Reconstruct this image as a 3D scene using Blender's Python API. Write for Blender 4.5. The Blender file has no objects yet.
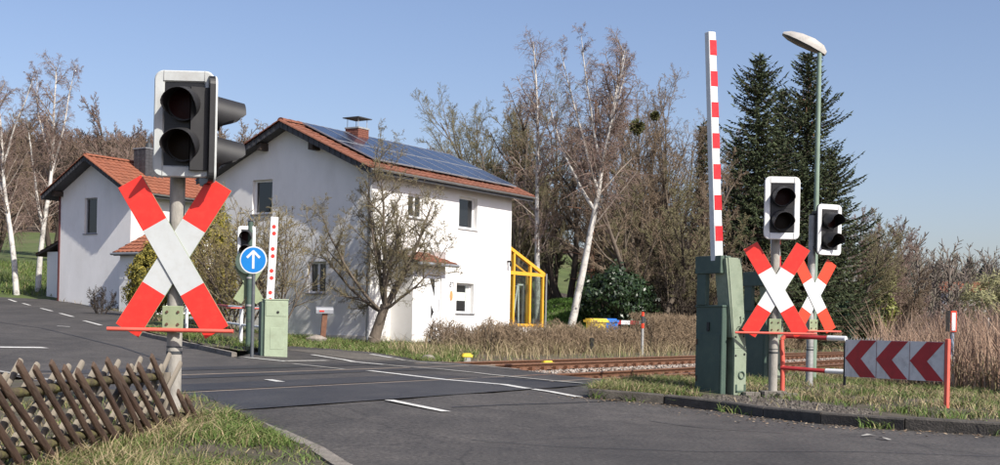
import bpy, math, random
import numpy as np
from mathutils import Vector, Matrix
from mathutils.geometry import delaunay_2d_cdt

# ------------------------------------------------------------------ camera, sky, sun
sc = bpy.context.scene
COL = sc.collection
R = math.radians
EYE = 1.0
FPX, CX, CY, ROLL = 1270.0, 500.0, 327.0, R(1.2)
cam_d = bpy.data.cameras.new('camera')
cam = bpy.data.objects.new('camera', cam_d)
COL.objects.link(cam)
cam_d.sensor_width = 36.0
cam_d.lens = 36.0 * FPX / 1000.0
cam_d.shift_y = (CY - 232.5) / 1000.0
cam_d.clip_end = 3000
cam.matrix_world = Matrix.Translation((0, 0, EYE)) @ Matrix.Rotation(R(90), 4, 'X') @ Matrix.Rotation(ROLL, 4, 'Z')
sc.camera = cam

SUN_EL, SUN_AZ = 41.0, 136.0          # azimuth clockwise from +Y
world = bpy.data.worlds.new('World')
sc.world = world
world.use_nodes = True
wn = world.node_tree
sky = wn.nodes.new('ShaderNodeTexSky')
sky.sky_type = 'NISHITA'
sky.sun_disc = False
sky.sun_elevation = R(SUN_EL)
sky.sun_rotation = R(SUN_AZ)
sky.air_density = 1.0
sky.dust_density = 1.6
sky.ozone_density = 3.6
tint = wn.nodes.new('ShaderNodeMixRGB')      # the camera's slightly warm white balance
tint.blend_type = 'MULTIPLY'
tint.inputs[0].default_value = 1.0
tint.inputs[2].default_value = (1.0, .888, .905, 1)
wn.links.new(sky.outputs[0], tint.inputs[1])
wn.links.new(tint.outputs[0], wn.nodes['Background'].inputs[0])
wn.nodes['Background'].inputs[1].default_value = 0.106
sd = bpy.data.lights.new('sun', 'SUN')
sd.energy = 4.3
sd.angle = R(0.53)
sd.color = (1.0, 0.95, 0.86)
so = bpy.data.objects.new('sun', sd)
COL.objects.link(so)
sv = Vector((math.sin(R(SUN_AZ)) * math.cos(R(SUN_EL)), math.cos(R(SUN_AZ)) * math.cos(R(SUN_EL)), math.sin(R(SUN_EL))))
so.rotation_euler = sv.to_track_quat('Z', 'Y').to_euler()
so.location = (20, -20, 30)
sc.view_settings.view_transform = 'Standard'
sc.view_settings.look = 'None'
sc.view_settings.exposure = 0.62
sc.view_settings.gamma = 1.0

# ------------------------------------------------------------------ survey helpers
TS, TC = 0.482, 0.876                 # the track direction (sin, cos)


def smooth(x, a, b):
    t = min(1.0, max(0.0, (x - a) / (b - a)))
    return t * t * (3 - 2 * t)


_GD = [-80, 5.5, 8, 16.5, 22, 30, 41, 45, 60, 120, 400]
_GZ = [0, 0, .15, .15, .45, .90, 1.40, 1.75, 2.4, 3.2, 5.0]


def dd(x, y):
    return -TC * x + TS * y


def gz(x, y):
    d = dd(x, y)
    z = float(np.interp(d, _GD, _GZ))
    w = smooth(d, 18, 30)
    z += 1.5 * math.exp(-((x - 3.4) ** 2 / 7 + (y - 60) ** 2 / 34))
    wr = smooth(-x / max(y, 1.0), -0.20, -0.03)
    z += 0.10 * max(0.0, min(y, 150) - 58) * w * wr
    z += 0.03 * max(0.0, min(y, 420) - 150)
    wl = smooth(-x / max(y, 1.0), 0.02, 0.26)
    z += 0.125 * max(0.0, min(y, 330) - 150) * w * wl
    return z


def ray(px, py):
    dx, dy = px - CX, CY - py
    u = dx * math.cos(ROLL) - dy * math.sin(ROLL)
    v = dx * math.sin(ROLL) + dy * math.cos(ROLL)
    return u / FPX, v / FPX


def W(px, py, Y):
    """surveyed point at distance Y along the ray of a photo pixel"""
    u, v = ray(px, py)
    return Vector((u * Y, Y, EYE + v * Y))


def G(px, py, zo=0.0):
    """surveyed point on the terrain"""
    u, v = ray(px, py)
    lo = 4.0
    Y = lo
    prev = EYE + v * Y - gz(u * Y, Y) - zo
    while Y < 200:
        Y2 = Y * 1.01
        cur = EYE + v * Y2 - gz(u * Y2, Y2) - zo
        if cur <= 0:
            f = prev / (prev - cur)
            Y = Y + (Y2 - Y) * f
            break
        prev, Y = cur, Y2
    return Vector((u * Y, Y, gz(u * Y, Y) + zo))


def base(px, Y, zo=0.0):
    u, _ = ray(px, 330)
    return Vector((u * Y, Y, gz(u * Y, Y) + zo))


def track_pt(d, s):
    return (-TC * d + TS * s, TS * d + TC * s)


# ------------------------------------------------------------------ materials
MATS = {}


def M(name, col, rough=0.7, var=0.12, scale=6.0, bump=0.0, bscale=40.0, metal=0.0, spec=0.4,
      dirt=None, dscale=3.0, damt=0.5, island=None, stretch=None, coord='Object', detail=5):
    if name in MATS:
        return MATS[name]
    m = bpy.data.materials.new(name)
    m.use_nodes = True
    nt = m.node_tree
    N, Lk = nt.nodes, nt.links
    b = N['Principled BSDF']
    b.inputs['Roughness'].default_value = rough
    b.inputs['Metallic'].default_value = metal
    b.inputs['Specular IOR Level'].default_value = spec
    tc = N.new('ShaderNodeTexCoord')
    src = tc.outputs[coord]
    if stretch:
        mp = N.new('ShaderNodeMapping')
        mp.inputs['Scale'].default_value = stretch
        Lk.new(src, mp.inputs[0])
        src = mp.outputs[0]
    nz = N.new('ShaderNodeTexNoise')
    nz.inputs['Scale'].default_value = scale
    nz.inputs['Detail'].default_value = detail
    nz.inputs['Roughness'].default_value = 0.6
    Lk.new(src, nz.inputs['Vector'])
    rp = N.new('ShaderNodeValToRGB')
    rp.color_ramp.elements[0].position = 0.3
    rp.color_ramp.elements[1].position = 0.7
    rp.color_ramp.elements[0].color = (*[max(0, c * (1 - var)) for c in col], 1)
    rp.color_ramp.elements[1].color = (*[min(1, c * (1 + var)) for c in col], 1)
    Lk.new(nz.outputs['Fac'], rp.inputs[0])
    out = rp.outputs[0]
    if island:
        geo = N.new('ShaderNodeNewGeometry')
        ir = N.new('ShaderNodeValToRGB')
        els = ir.color_ramp.elements
        while len(els) < len(island):
            els.new(0.5)
        for i, c in enumerate(island):
            els[i].position = i / max(1, len(island) - 1)
            els[i].color = (*c, 1)
        Lk.new(geo.outputs['Random Per Island'], ir.inputs[0])
        out = ir.outputs[0]
    if dirt:
        n2 = N.new('ShaderNodeTexNoise')
        n2.inputs['Scale'].default_value = dscale
        n2.inputs['Detail'].default_value = 8
        n2.inputs['Roughness'].default_value = 0.7
        Lk.new(src if stretch else tc.outputs[coord], n2.inputs['Vector'])
        r2 = N.new('ShaderNodeValToRGB')
        r2.color_ramp.elements[0].position = 0.48
        r2.color_ramp.elements[1].position = 0.72
        r2.color_ramp.elements[0].color = (0, 0, 0, 1)
        r2.color_ramp.elements[1].color = (damt, damt, damt, 1)
        Lk.new(n2.outputs['Fac'], r2.inputs[0])
        mx = N.new('ShaderNodeMixRGB')
        Lk.new(r2.outputs[0], mx.inputs[0])
        Lk.new(out, mx.inputs[1])
        mx.inputs[2].default_value = (*dirt, 1)
        out = mx.outputs[0]
    Lk.new(out, b.inputs['Base Color'])
    if bump > 0:
        n3 = N.new('ShaderNodeTexNoise')
        n3.inputs['Scale'].default_value = bscale
        n3.inputs['Detail'].default_value = 4
        Lk.new(src, n3.inputs['Vector'])
        bp = N.new('ShaderNodeBump')
        bp.inputs['Strength'].default_value = bump
        bp.inputs['Distance'].default_value = 0.02
        Lk.new(n3.outputs['Fac'], bp.inputs['Height'])
        Lk.new(bp.outputs[0], b.inputs['Normal'])
    MATS[name] = m
    return m


def glass_mat(name, tint=(0.9, 0.95, 0.93), refl=0.25):
    if name in MATS:
        return MATS[name]
    m = bpy.data.materials.new(name)
    m.use_nodes = True
    nt = m.node_tree
    nt.nodes.remove(nt.nodes['Principled BSDF'])
    t = nt.nodes.new('ShaderNodeBsdfTransparent')
    t.inputs[0].default_value = (*tint, 1)
    g = nt.nodes.new('ShaderNodeBsdfGlossy')
    g.inputs['Roughness'].default_value = 0.03
    mx = nt.nodes.new('ShaderNodeMixShader')
    mx.inputs[0].default_value = refl
    nt.links.new(t.outputs[0], mx.inputs[1])
    nt.links.new(g.outputs[0], mx.inputs[2])
    nt.links.new(mx.outputs[0], nt.nodes['Material Output'].inputs[0])
    MATS[name] = m
    return m


# road with worn tracks, patches and cracks
def road_mat(name, c0, c1, rough):
    m = bpy.data.materials.new(name)
    m.use_nodes = True
    nt = m.node_tree
    N, Lk = nt.nodes, nt.links
    b = N['Principled BSDF']
    b.inputs['Specular IOR Level'].default_value = 0.35
    tc = N.new('ShaderNodeTexCoord')

    def noise(s, det, stretch=None):
        n = N.new('ShaderNodeTexNoise')
        n.inputs['Scale'].default_value = s
        n.inputs['Detail'].default_value = det
        n.inputs['Roughness'].default_value = 0.65
        if stretch:
            mp = N.new('ShaderNodeMapping')
            mp.inputs['Rotation'].default_value = (0, 0, R(-28))
            mp.inputs['Scale'].default_value = stretch
            Lk.new(tc.outputs['Object'], mp.inputs[0])
            Lk.new(mp.outputs[0], n.inputs['Vector'])
        else:
            Lk.new(tc.outputs['Object'], n.inputs['Vector'])
        return n.outputs['Fac']
    a = noise(0.35, 6, (1.0, 0.22, 1))
    g = noise(26, 8)
    rp = N.new('ShaderNodeValToRGB')
    rp.color_ramp.elements[0].position = 0.32
    rp.color_ramp.elements[1].position = 0.68
    rp.color_ramp.elements[0].color = (*c0, 1)
    rp.color_ramp.elements[1].color = (*c1, 1)
    Lk.new(a, rp.inputs[0])
    r2 = N.new('ShaderNodeValToRGB')
    r2.color_ramp.elements[0].position = 0.34
    r2.color_ramp.elements[1].position = 0.68
    r2.color_ramp.elements[0].color = (.50, .50, .50, 1)
    r2.color_ramp.elements[1].color = (1.62, 1.58, 1.52, 1)
    Lk.new(g, r2.inputs[0])
    mu = N.new('ShaderNodeMixRGB')
    mu.blend_type = 'MULTIPLY'
    mu.inputs[0].default_value = 1
    Lk.new(rp.outputs[0], mu.inputs[1])
    Lk.new(r2.outputs[0], mu.inputs[2])
    # cracks / tar seams
    vo = N.new('ShaderNodeTexVoronoi')
    vo.feature = 'DISTANCE_TO_EDGE'
    vo.inputs['Scale'].default_value = 0.28
    wob = N.new('ShaderNodeMixRGB')
    wob.blend_type = 'ADD'
    wob.inputs[0].default_value = 0.35
    nn = N.new('ShaderNodeTexNoise')
    nn.inputs['Scale'].default_value = 1.3
    nn.inputs['Detail'].default_value = 5
    Lk.new(tc.outputs['Object'], nn.inputs['Vector'])
    Lk.new(tc.outputs['Object'], wob.inputs[1])
    Lk.new(nn.outputs['Color'], wob.inputs[2])
    Lk.new(wob.outputs[0], vo.inputs['Vector'])
    r3 = N.new('ShaderNodeValToRGB')
    r3.color_ramp.elements[0].position = 0.0
    r3.color_ramp.elements[1].position = 0.007
    r3.color_ramp.elements[0].color = (.7, .7, .7, 1)
    r3.color_ramp.elements[1].color = (1, 1, 1, 1)
    Lk.new(vo.outputs[0], r3.inputs[0])
    m2 = N.new('ShaderNodeMixRGB')
    m2.blend_type = 'MULTIPLY'
    m2.inputs[0].default_value = 1
    br = N.new('ShaderNodeValToRGB')
    br.color_ramp.elements[0].position = 0.35
    br.color_ramp.elements[1].position = 0.65
    br.color_ramp.elements[0].color = (.80, .80, .81, 1)
    br.color_ramp.elements[1].color = (1.14, 1.13, 1.11, 1)
    Lk.new(noise(1.4, 7), br.inputs[0])
    m5 = N.new('ShaderNodeMixRGB')
    m5.blend_type = 'MULTIPLY'
    m5.inputs[0].default_value = 1
    Lk.new(mu.outputs[0], m5.inputs[1])
    Lk.new(br.outputs[0], m5.inputs[2])
    Lk.new(m5.outputs[0], m2.inputs[1])
    Lk.new(r3.outputs[0], m2.inputs[2])
    Lk.new(m2.outputs[0], b.inputs['Base Color'])
    rr = N.new('ShaderNodeMapRange')
    rr.inputs['To Min'].default_value = rough - 0.12
    rr.inputs['To Max'].default_value = rough + 0.1
    Lk.new(noise(0.6, 4, (1.0, 0.3, 1)), rr.inputs['Value'])
    Lk.new(rr.outputs[0], b.inputs['Roughness'])
    bp = N.new('ShaderNodeBump')
    bp.inputs['Strength'].default_value = 0.5
    bp.inputs['Distance'].default_value = 0.012
    Lk.new(g, bp.inputs['Height'])
    Lk.new(bp.outputs[0], b.inputs['Normal'])
    MATS[name] = m
    return m


m_road = road_mat('asphalt', (.036, .034, .033), (.086, .080, .076), .85)
m_patch = road_mat('fresh_asphalt', (.024, .0235, .024), (.060, .057, .055), .58)
m_path = road_mat('path_asphalt', (.085, .078, .068), (.125, .115, .10), .85)
m_soil = M('soil', (.105, .082, .058), .95, .35, 1.2, .6, 12, dirt=(.07, .085, .03), dscale=.7, damt=.9)
m_meadow = M('meadow', (.075, .10, .028), .95, .25, .5, .5, 20, dirt=(.15, .12, .07), dscale=.16, damt=.7)
m_litter = M('leaf_litter', (.10, .075, .055), .95, .3, .8, .5, 10, dirt=(.07, .06, .04), dscale=.5, damt=.7)
m_verge = M('verge_soil', (.075, .062, .045), .95, .4, 3, .8, 25, dirt=(.05, .07, .02), dscale=2.0, damt=.8)
m_ballastbed = M('ballast_bed', (.15, .125, .10), .95, .4, 14, 1.0, 40)
m_line = M('road_paint', (.62, .61, .57), .6, .12, 12, dirt=(.09, .088, .085), dscale=14, damt=.75)
m_lineworn = M('worn_road_paint', (.36, .345, .31), .7, .2, 12, dirt=(.07, .07, .068), dscale=9, damt=.95)
m_kerb = M('kerb_concrete', (.20, .18, .155), .9, .25, 7, .5, 60, dirt=(.08, .07, .055), dscale=4, damt=.8)
m_kerbd = M('dark_kerb_stone', (.075, .067, .058), .9, .3, 7, .5, 50, dirt=(.035, .033, .025), dscale=4, damt=.8)
m_rail = M('rusty_rail', (.14, .068, .038), .65, .3, 10, .3, 50)
m_railtop = M('worn_rail_top', (.25, .165, .115), .38, .15, 6, metal=.55)
m_railroad = M('rail_in_road', (.20, .16, .125), .5, .25, 3, dirt=(.07, .06, .05), dscale=1.5, damt=.9)
m_sleeper = M('sleeper_wood', (.085, .062, .047), .9, .35, 5, .5, 30)
m_clip = M('rail_clip', (.15, .065, .033), .8, .3, 9)
m_red = M('sign_red', (.72, .036, .027), .38, .06, 4, dirt=(.62, .08, .05), dscale=16, damt=.35)
m_boomred = M('boom_red', (.52, .022, .030), .4, .08, 4, dirt=(.4, .06, .06), dscale=12, damt=.5)
m_white = M('sign_white', (.74, .75, .75), .38, .05, 4, dirt=(.55, .55, .52), dscale=9, damt=.5)
m_frame = M('board_white', (.78, .79, .78), .4, .05, 5, dirt=(.50, .50, .47), dscale=6, damt=.5)
m_orange = M('faded_red', (.72, .058, .025), .42, .06, 4)
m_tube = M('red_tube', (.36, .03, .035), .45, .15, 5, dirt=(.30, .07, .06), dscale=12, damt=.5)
m_tubelit = M('faded_sunlit_red_tube', (.66, .12, .085), .5, .15, 5)  # faded red, with the sunlight on the tubes put into its paler tone
m_rwhite = M('reflective_white', (.72, .73, .73), .35, .06, 5)
m_black = M('signal_black', (.016, .016, .017), .42, .2, 8)
m_visor = M('visor_black', (.020, .020, .022), .6, .2, 8)
m_lensr = M('lens_dark_red', (.022, .003, .003), .4, .1, 8, spec=.15)
m_lensa = M('lens_dark_amber', (.014, .008, .004), .4, .1, 8, spec=.15)
m_galv = M('galvanised_steel', (.37, .37, .36), .55, .25, 7, .1, 40, metal=.3, dirt=(.26, .23, .19), dscale=4, damt=.7)
m_concpole = M('weathered_pole', (.33, .31, .275), .75, .22, 9, .25, 60, dirt=(.16, .15, .13), dscale=5, damt=.85,
               stretch=(1, 1, .5))
m_band = M('dark_band', (.05, .055, .06), .6, .2, 8)
m_green = M('drive_green', (.060, .095, .076), .55, .12, 3, .06, 30, dirt=(.10, .14, .10), dscale=5, damt=.6)
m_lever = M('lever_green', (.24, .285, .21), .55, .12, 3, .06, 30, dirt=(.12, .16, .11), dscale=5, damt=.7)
m_greenl = M('pale_green', (.31, .37, .26), .55, .10, 3, .05, 30, dirt=(.22, .25, .17), dscale=5, damt=.6)
m_greenp = M('bracket_green', (.27, .32, .19), .6, .10, 5, dirt=(.18, .2, .12), dscale=8, damt=.6)
m_lampgreen = M('lamp_post_green', (.20, .27, .21), .55, .12, 4)
m_bolt = M('rusty_bolt', (.10, .055, .035), .7, .3, 20)
m_chevw = M('chevron_white', (.68, .68, .67), .45, .08, 4, dirt=(.30, .29, .28), dscale=6, damt=.6)
m_chevr = M('chevron_red', (.42, .03, .036), .45, .1, 4, dirt=(.22, .03, .03), dscale=6, damt=.6)
m_blue = M('sign_blue', (.015, .22, .62), .4, .05, 4)
m_whitewall = M('white_render', (.80, .79, .77), .9, .03, 1.2, .25, 90, dirt=(.68, .66, .62), dscale=.5, damt=.5)
m_greywall = M('old_white_render', (.80, .785, .765), .9, .04, 1.6, .3, 90, dirt=(.62, .59, .55), dscale=1.1, damt=.35, stretch=(1, 1, .5))
m_plinth = M('plinth', (.62, .58, .50), .9, .1, 2, .2, 60)
m_tile = M('clay_tile', (.20, .078, .048), .8, .3, 3.0, .3, 40, dirt=(.15, .07, .045), dscale=2.2, damt=.7)
m_tile2 = M('bright_clay_tile', (.25, .088, .048), .8, .25, 3.0, .3, 40, dirt=(.22, .085, .045), dscale=2.0, damt=.6)
m_slate = M('dark_slate', (.055, .055, .060), .6, .3, 8, .3, 30)
m_darkwood = M('dark_timber', (.045, .033, .026), .7, .25, 6)
m_soffit = M('soffit_boards', (.12, .10, .085), .8, .2, 6)
m_zinc = M('zinc_gutter', (.33, .34, .35), .45, .12, 5, metal=.5)
m_pvc = M('white_window_frame', (.78, .78, .78), .4, .03, 5)
m_pane = M('dark_window_glass', (.012, .014, .017), .06, .1, 5, spec=.7)
m_curtain = M('net_curtain', (.62, .66, .62), .9, .12, 30)
m_sill = M('stone_sill', (.20, .20, .21), .6, .15, 8)
m_panel = M('solar_cell', (.016, .022, .042), .16, .25, 1.0, spec=.7)
m_alu = M('aluminium', (.62, .64, .66), .35, .06, 6, metal=.6)
m_pframe = M('panel_frame_grey', (.30, .32, .35), .45, .06, 6, metal=.3)
m_yellow = M('yellow_timber', (.75, .39, .035), .55, .08, 4)
m_yplastic = M('yellow_plastic', (.78, .58, .06), .45, .06, 4)
m_bplastic = M('blue_plastic', (.02, .16, .55), .45, .06, 4)
m_clear = glass_mat('clear_glass', (.82, .86, .84), .06)
m_oval = M('terracotta_plaque', (.62, .30, .13), .6, .2, 20)
m_digit = M('dark_digits', (.03, .03, .04), .5, .1, 4)
m_brown_post = M('brown_post', (.16, .075, .045), .8, .3, 10)
m_tin = M('tin', (.24, .25, .27), .5, .15, 5, metal=.2)
m_stone = M('field_stone', (.24, .21, .18), .9, .3, 8, .5, 25)
m_brick = M('chimney_brick', (.19, .072, .05), .85, .3, 14, .5, 40)
# bark, wood, foliage
m_bark = M('grey_bark', (.125, .100, .078), .9, .3, 6, .8, 25, stretch=(1, 1, .35))
m_barkd = M('dark_bark', (.062, .048, .038), .92, .3, 6, .8, 25, stretch=(1, 1, .35))
m_barkr = M('reddish_bark', (.20, .105, .068), .92, .3, 6, .8, 25, stretch=(1, 1, .35))
m_birch = M('birch_bark', (.60, .575, .53), .75, .08, 4, .3, 30, dirt=(.055, .045, .04), dscale=3.2, damt=1.0)
m_twig = M('brown_twigs', (.13, .10, .07), .9, .2, 2, island=[(.135, .095, .064), (.25, .185, .13), (.19, .15, .10)])
m_twigb = M('birch_branches', (.26, .22, .185), .9, .3, 2)
m_twigd = M('dark_twigs', (.05, .04, .03), .9, .2, 2, island=[(.035, .026, .02), (.08, .06, .045), (.05, .042, .03)])
m_twigp = M('purple_twigs', (.11, .075, .065), .9, .2, 2, island=[(.17, .115, .095), (.27, .19, .16), (.21, .155, .125)])
m_twigg = M('golden_twigs', (.22, .17, .08), .9, .2, 2, island=[(.17, .125, .06), (.30, .24, .12), (.22, .19, .09)])
m_twigo = M('olive_twigs', (.16, .15, .09), .9, .2, 2, island=[(.12, .11, .06), (.21, .19, .10), (.16, .13, .08)])
m_twigw = M('willow_twigs', (.3, .29, .15), .9, .2, 2, island=[(.24, .23, .12), (.36, .34, .18), (.27, .28, .13)])
m_apple = M('apple_twigs', (.16, .14, .085), .9, .2, 2, island=[(.13, .105, .065), (.23, .20, .11), (.17, .14, .09)])
m_hill = M('hill_wood', (.12, .085, .065), .95, .2, 2, island=[(.085, .060, .046), (.165, .112, .085), (.12, .09, .06), (.14, .10, .085)])
m_farwood = M('far_wood', (.13, .115, .10), .95, .2, 2, island=[(.12, .10, .085), (.20, .16, .135), (.15, .14, .10), (.17, .14, .13)])
m_farconifer = M('far_conifer', (.04, .055, .045), .95, .2, 2, island=[(.035, .05, .042), (.06, .075, .06)])
m_spruce = M('spruce_needles', (.03, .05, .025), .8, .2, 2, island=[(.022, .036, .016), (.058, .078, .030), (.038, .056, .026), (.085, .095, .035)])
m_spruceb = M('dry_spruce_cones', (.22, .13, .07), .9, .2, 2)
m_rhodo = M('evergreen_leaves', (.02, .04, .015), .35, .2, 2, spec=.5, island=[(.012, .026, .010), (.03, .055, .02), (.02, .038, .014)])
m_thuja = M('thuja_sprays', (.03, .07, .05), .8, .2, 2, island=[(.02, .05, .036), (.045, .095, .065), (.03, .07, .045)])
m_gold = M('golden_conifer', (.2, .17, .03), .8, .2, 2, island=[(.10, .10, .02), (.30, .245, .04), (.20, .17, .03), (.06, .07, .02)])
m_ivy = M('ivy_leaves', (.12, .14, .03), .6, .2, 2, island=[(.06, .085, .02), (.19, .20, .04), (.11, .13, .03)])
m_grass = M('grass_blades', (.1, .15, .03), .75, .2, 2, island=[(.05, .095, .016), (.105, .16, .032), (.075, .125, .022), (.14, .18, .05), (.24, .20, .10)])
m_lush = M('lush_grass', (.08, .15, .025), .75, .2, 2, island=[(.055, .12, .016), (.10, .19, .03), (.08, .15, .02)])
m_dry = M('dry_grass', (.42, .33, .19), .85, .2, 2, island=[(.22, .165, .095), (.44, .35, .215), (.33, .26, .155), (.17, .16, .06), (.15, .11, .065)])
m_reed = M('reed_stalks', (.3, .2, .14), .9, .2, 2, island=[(.19, .115, .078), (.36, .25, .178), (.27, .172, .122), (.42, .31, .225)])
m_hedge = M('hedge_twigs', (.14, .10, .06), .95, .2, 2, island=[(.12, .088, .056), (.25, .185, .12), (.18, .13, .085), (.31, .23, .15)])
m_pickf = M('picket_bark', (.066, .038, .025), .8, .55, 9, .6, 40, stretch=(1, 1, .2), dirt=(.15, .115, .085), dscale=11, damt=.7)
m_pickb = M('picket_sawn', (.205, .178, .14), .85, .2, 9, .4, 40, stretch=(1, 1, .2), dirt=(.16, .13, .10), dscale=7, damt=.7)
m_moss = M('mossy_rail', (.07, .055, .03), .9, .35, 8, .7, 35, dirt=(.14, .14, .03), dscale=12, damt=.7)
m_nest = M('mistletoe', (.10, .11, .035), .9, .2, 2, island=[(.07, .075, .025), (.14, .14, .05)])

# ------------------------------------------------------------------ mesh helpers


class MB:
    def __init__(s):
        s.v, s.f, s.m = [], [], []

    def add(s, vs, fs, mi=0):
        o = len(s.v)
        s.v += [tuple(v) for v in vs]
        s.f += [tuple(i + o for i in f) for f in fs]
        s.m += [mi] * len(fs)
        return s

    def box(s, x0, x1, y0, y1, z0, z1, mi=0, T=None, c=0.0):
        """box; c cuts the four vertical edges"""
        if c:
            ring = [(x0 + c, y0), (x1 - c, y0), (x1, y0 + c), (x1, y1 - c), (x1 - c, y1), (x0 + c, y1), (x0, y1 - c), (x0, y0 + c)]
            return s.prism(ring, z0, z1, mi, T)
        vs = [Vector(p) for p in ((x0, y0, z0), (x1, y0, z0), (x1, y1, z0), (x0, y1, z0), (x0, y0, z1), (x1, y0, z1), (x1, y1, z1), (x0, y1, z1))]
        if T:
            vs = [T @ v for v in vs]
        return s.add(vs, [(0, 3, 2, 1), (4, 5, 6, 7), (0, 1, 5, 4), (1, 2, 6, 5), (2, 3, 7, 6), (3, 0, 4, 7)], mi)

    def prism(s, ring, z0, z1, mi=0, T=None):
        n = len(ring)
        vs = [Vector((x, y, z0)) for x, y in ring] + [Vector((x, y, z1)) for x, y in ring]
        if T:
            vs = [T @ v for v in vs]
        fs = [tuple(range(n - 1, -1, -1)), tuple(range(n, 2 * n))] + [(i, (i + 1) % n, n + (i + 1) % n, n + i) for i in range(n)]
        return s.add(vs, fs, mi)

    def tube(s, p0, p1, r0, r1=None, n=10, mi=0, caps=True):
        r1 = r0 if r1 is None else r1
        p0, p1 = Vector(p0), Vector(p1)
        a = (p1 - p0).normalized()
        u = a.orthogonal().normalized()
        w = a.cross(u)
        vs = []
        for p, r in ((p0, r0), (p1, r1)):
            for i in range(n):
                t = 2 * math.pi * i / n
                vs.append(p + (u * math.cos(t) + w * math.sin(t)) * r)
        fs = [(i, (i + 1) % n, n + (i + 1) % n, n + i) for i in range(n)]
        if caps:
            fs += [tuple(range(n - 1, -1, -1)), tuple(range(n, 2 * n))]
        return s.add(vs, fs, mi)

    def path(s, pts, r, n=8, mi=0):
        for a, b in zip(pts[:-1], pts[1:]):
            s.tube(a, b, r, r, n, mi)
        return s

    def build(s, name, mats, parent=None, smooth=False, kind=None, loc=None, bevel=0):
        me = bpy.data.meshes.new(name)
        me.from_pydata(s.v, [], s.f)
        mats = mats if isinstance(mats, (list, tuple)) else [mats]
        for m in mats:
            me.materials.append(m)
        if len(mats) > 1:
            me.polygons.foreach_set('material_index', s.m)
        if smooth:
            me.shade_smooth()
            me.set_sharp_from_angle(angle=R(38))
        me.validate()
        me.update()
        return obj(name, me, parent, kind, loc, bevel)


def obj(name, me, parent=None, kind=None, loc=None, bevel=0):
    o = bpy.data.objects.new(name, me)
    COL.objects.link(o)
    if parent:
        o.parent = parent
    if kind:
        o['kind'] = kind
    if loc is not None:
        o.location = loc
    if bevel:
        b = o.modifiers.new('bevel', 'BEVEL')
        b.width = bevel
        b.segments = 2
        b.limit_method = 'ANGLE'
    return o


def thing(name, label, cat, loc=(0, 0, 0), rz=0.0, group=None):
    o = bpy.data.objects.new(name, None)
    o.empty_display_size = 0.3
    COL.objects.link(o)
    o.location = loc
    o.rotation_euler = (0, 0, rz)
    return tag(o, label, cat, group)


def tag(o, label, cat, group=None, kind=None):
    o['label'] = label
    o['category'] = cat
    if group:
        o['group'] = group
    if kind:
        o['kind'] = kind
    return o


def copy_tree(o, parent=None):
    c = o.copy()
    COL.objects.link(c)
    c.parent = parent
    for ch in list(o.children):
        copy_tree(ch, c)
    return c


def fast_mesh(name, V, F, mats, parent=None, kind=None, mi=None, loc=None, smooth=False):
    V = np.asarray(V, np.float32)
    F = np.asarray(F, np.int32)
    k = F.shape[1]
    me = bpy.data.meshes.new(name)
    me.vertices.add(len(V))
    me.vertices.foreach_set('co', V.ravel())
    me.loops.add(F.size)
    me.loops.foreach_set('vertex_index', F.ravel())
    me.polygons.add(len(F))
    me.polygons.foreach_set('loop_start', np.arange(0, F.size, k, dtype=np.int32))
    for m in (mats if isinstance(mats, (list, tuple)) else [mats]):
        me.materials.append(m)
    if mi is not None:
        me.polygons.foreach_set('material_index', np.asarray(mi, np.int32))
    me.update(calc_edges=True)
    if smooth:
        me.polygons.foreach_set('use_smooth', np.ones(len(F), bool))
    return obj(name, me, parent, kind, loc)


def tubes(segs, n):
    """segs: (k,8) p0 p1 r0 r1 -> verts, quad faces"""
    S = np.asarray(segs, float).reshape(-1, 8)
    p0, p1, r0, r1 = S[:, 0:3], S[:, 3:6], S[:, 6], S[:, 7]
    a = p1 - p0
    a /= np.maximum(np.linalg.norm(a, axis=1, keepdims=True), 1e-9)
    h = np.where(np.abs(a[:, 2:3]) < 0.9, np.array([[0., 0., 1.]]), np.array([[1., 0., 0.]]))
    u = np.cross(a, h)
    u /= np.linalg.norm(u, axis=1, keepdims=True)
    w = np.cross(a, u)
    t = np.arange(n) * 2 * np.pi / n
    ring = u[:, None, :] * np.cos(t)[None, :, None] + w[:, None, :] * np.sin(t)[None, :, None]
    v0 = p0[:, None, :] + ring * r0[:, None, None]
    v1 = p1[:, None, :] + ring * r1[:, None, None]
    V = np.concatenate([v0, v1], 1).reshape(-1, 3)
    i = np.arange(n)
    q = np.stack([i, (i + 1) % n, n + (i + 1) % n, n + i], 1)
    F = (np.arange(len(S)) * 2 * n)[:, None, None] + q[None]
    return V, F.reshape(-1, 4)


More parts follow.
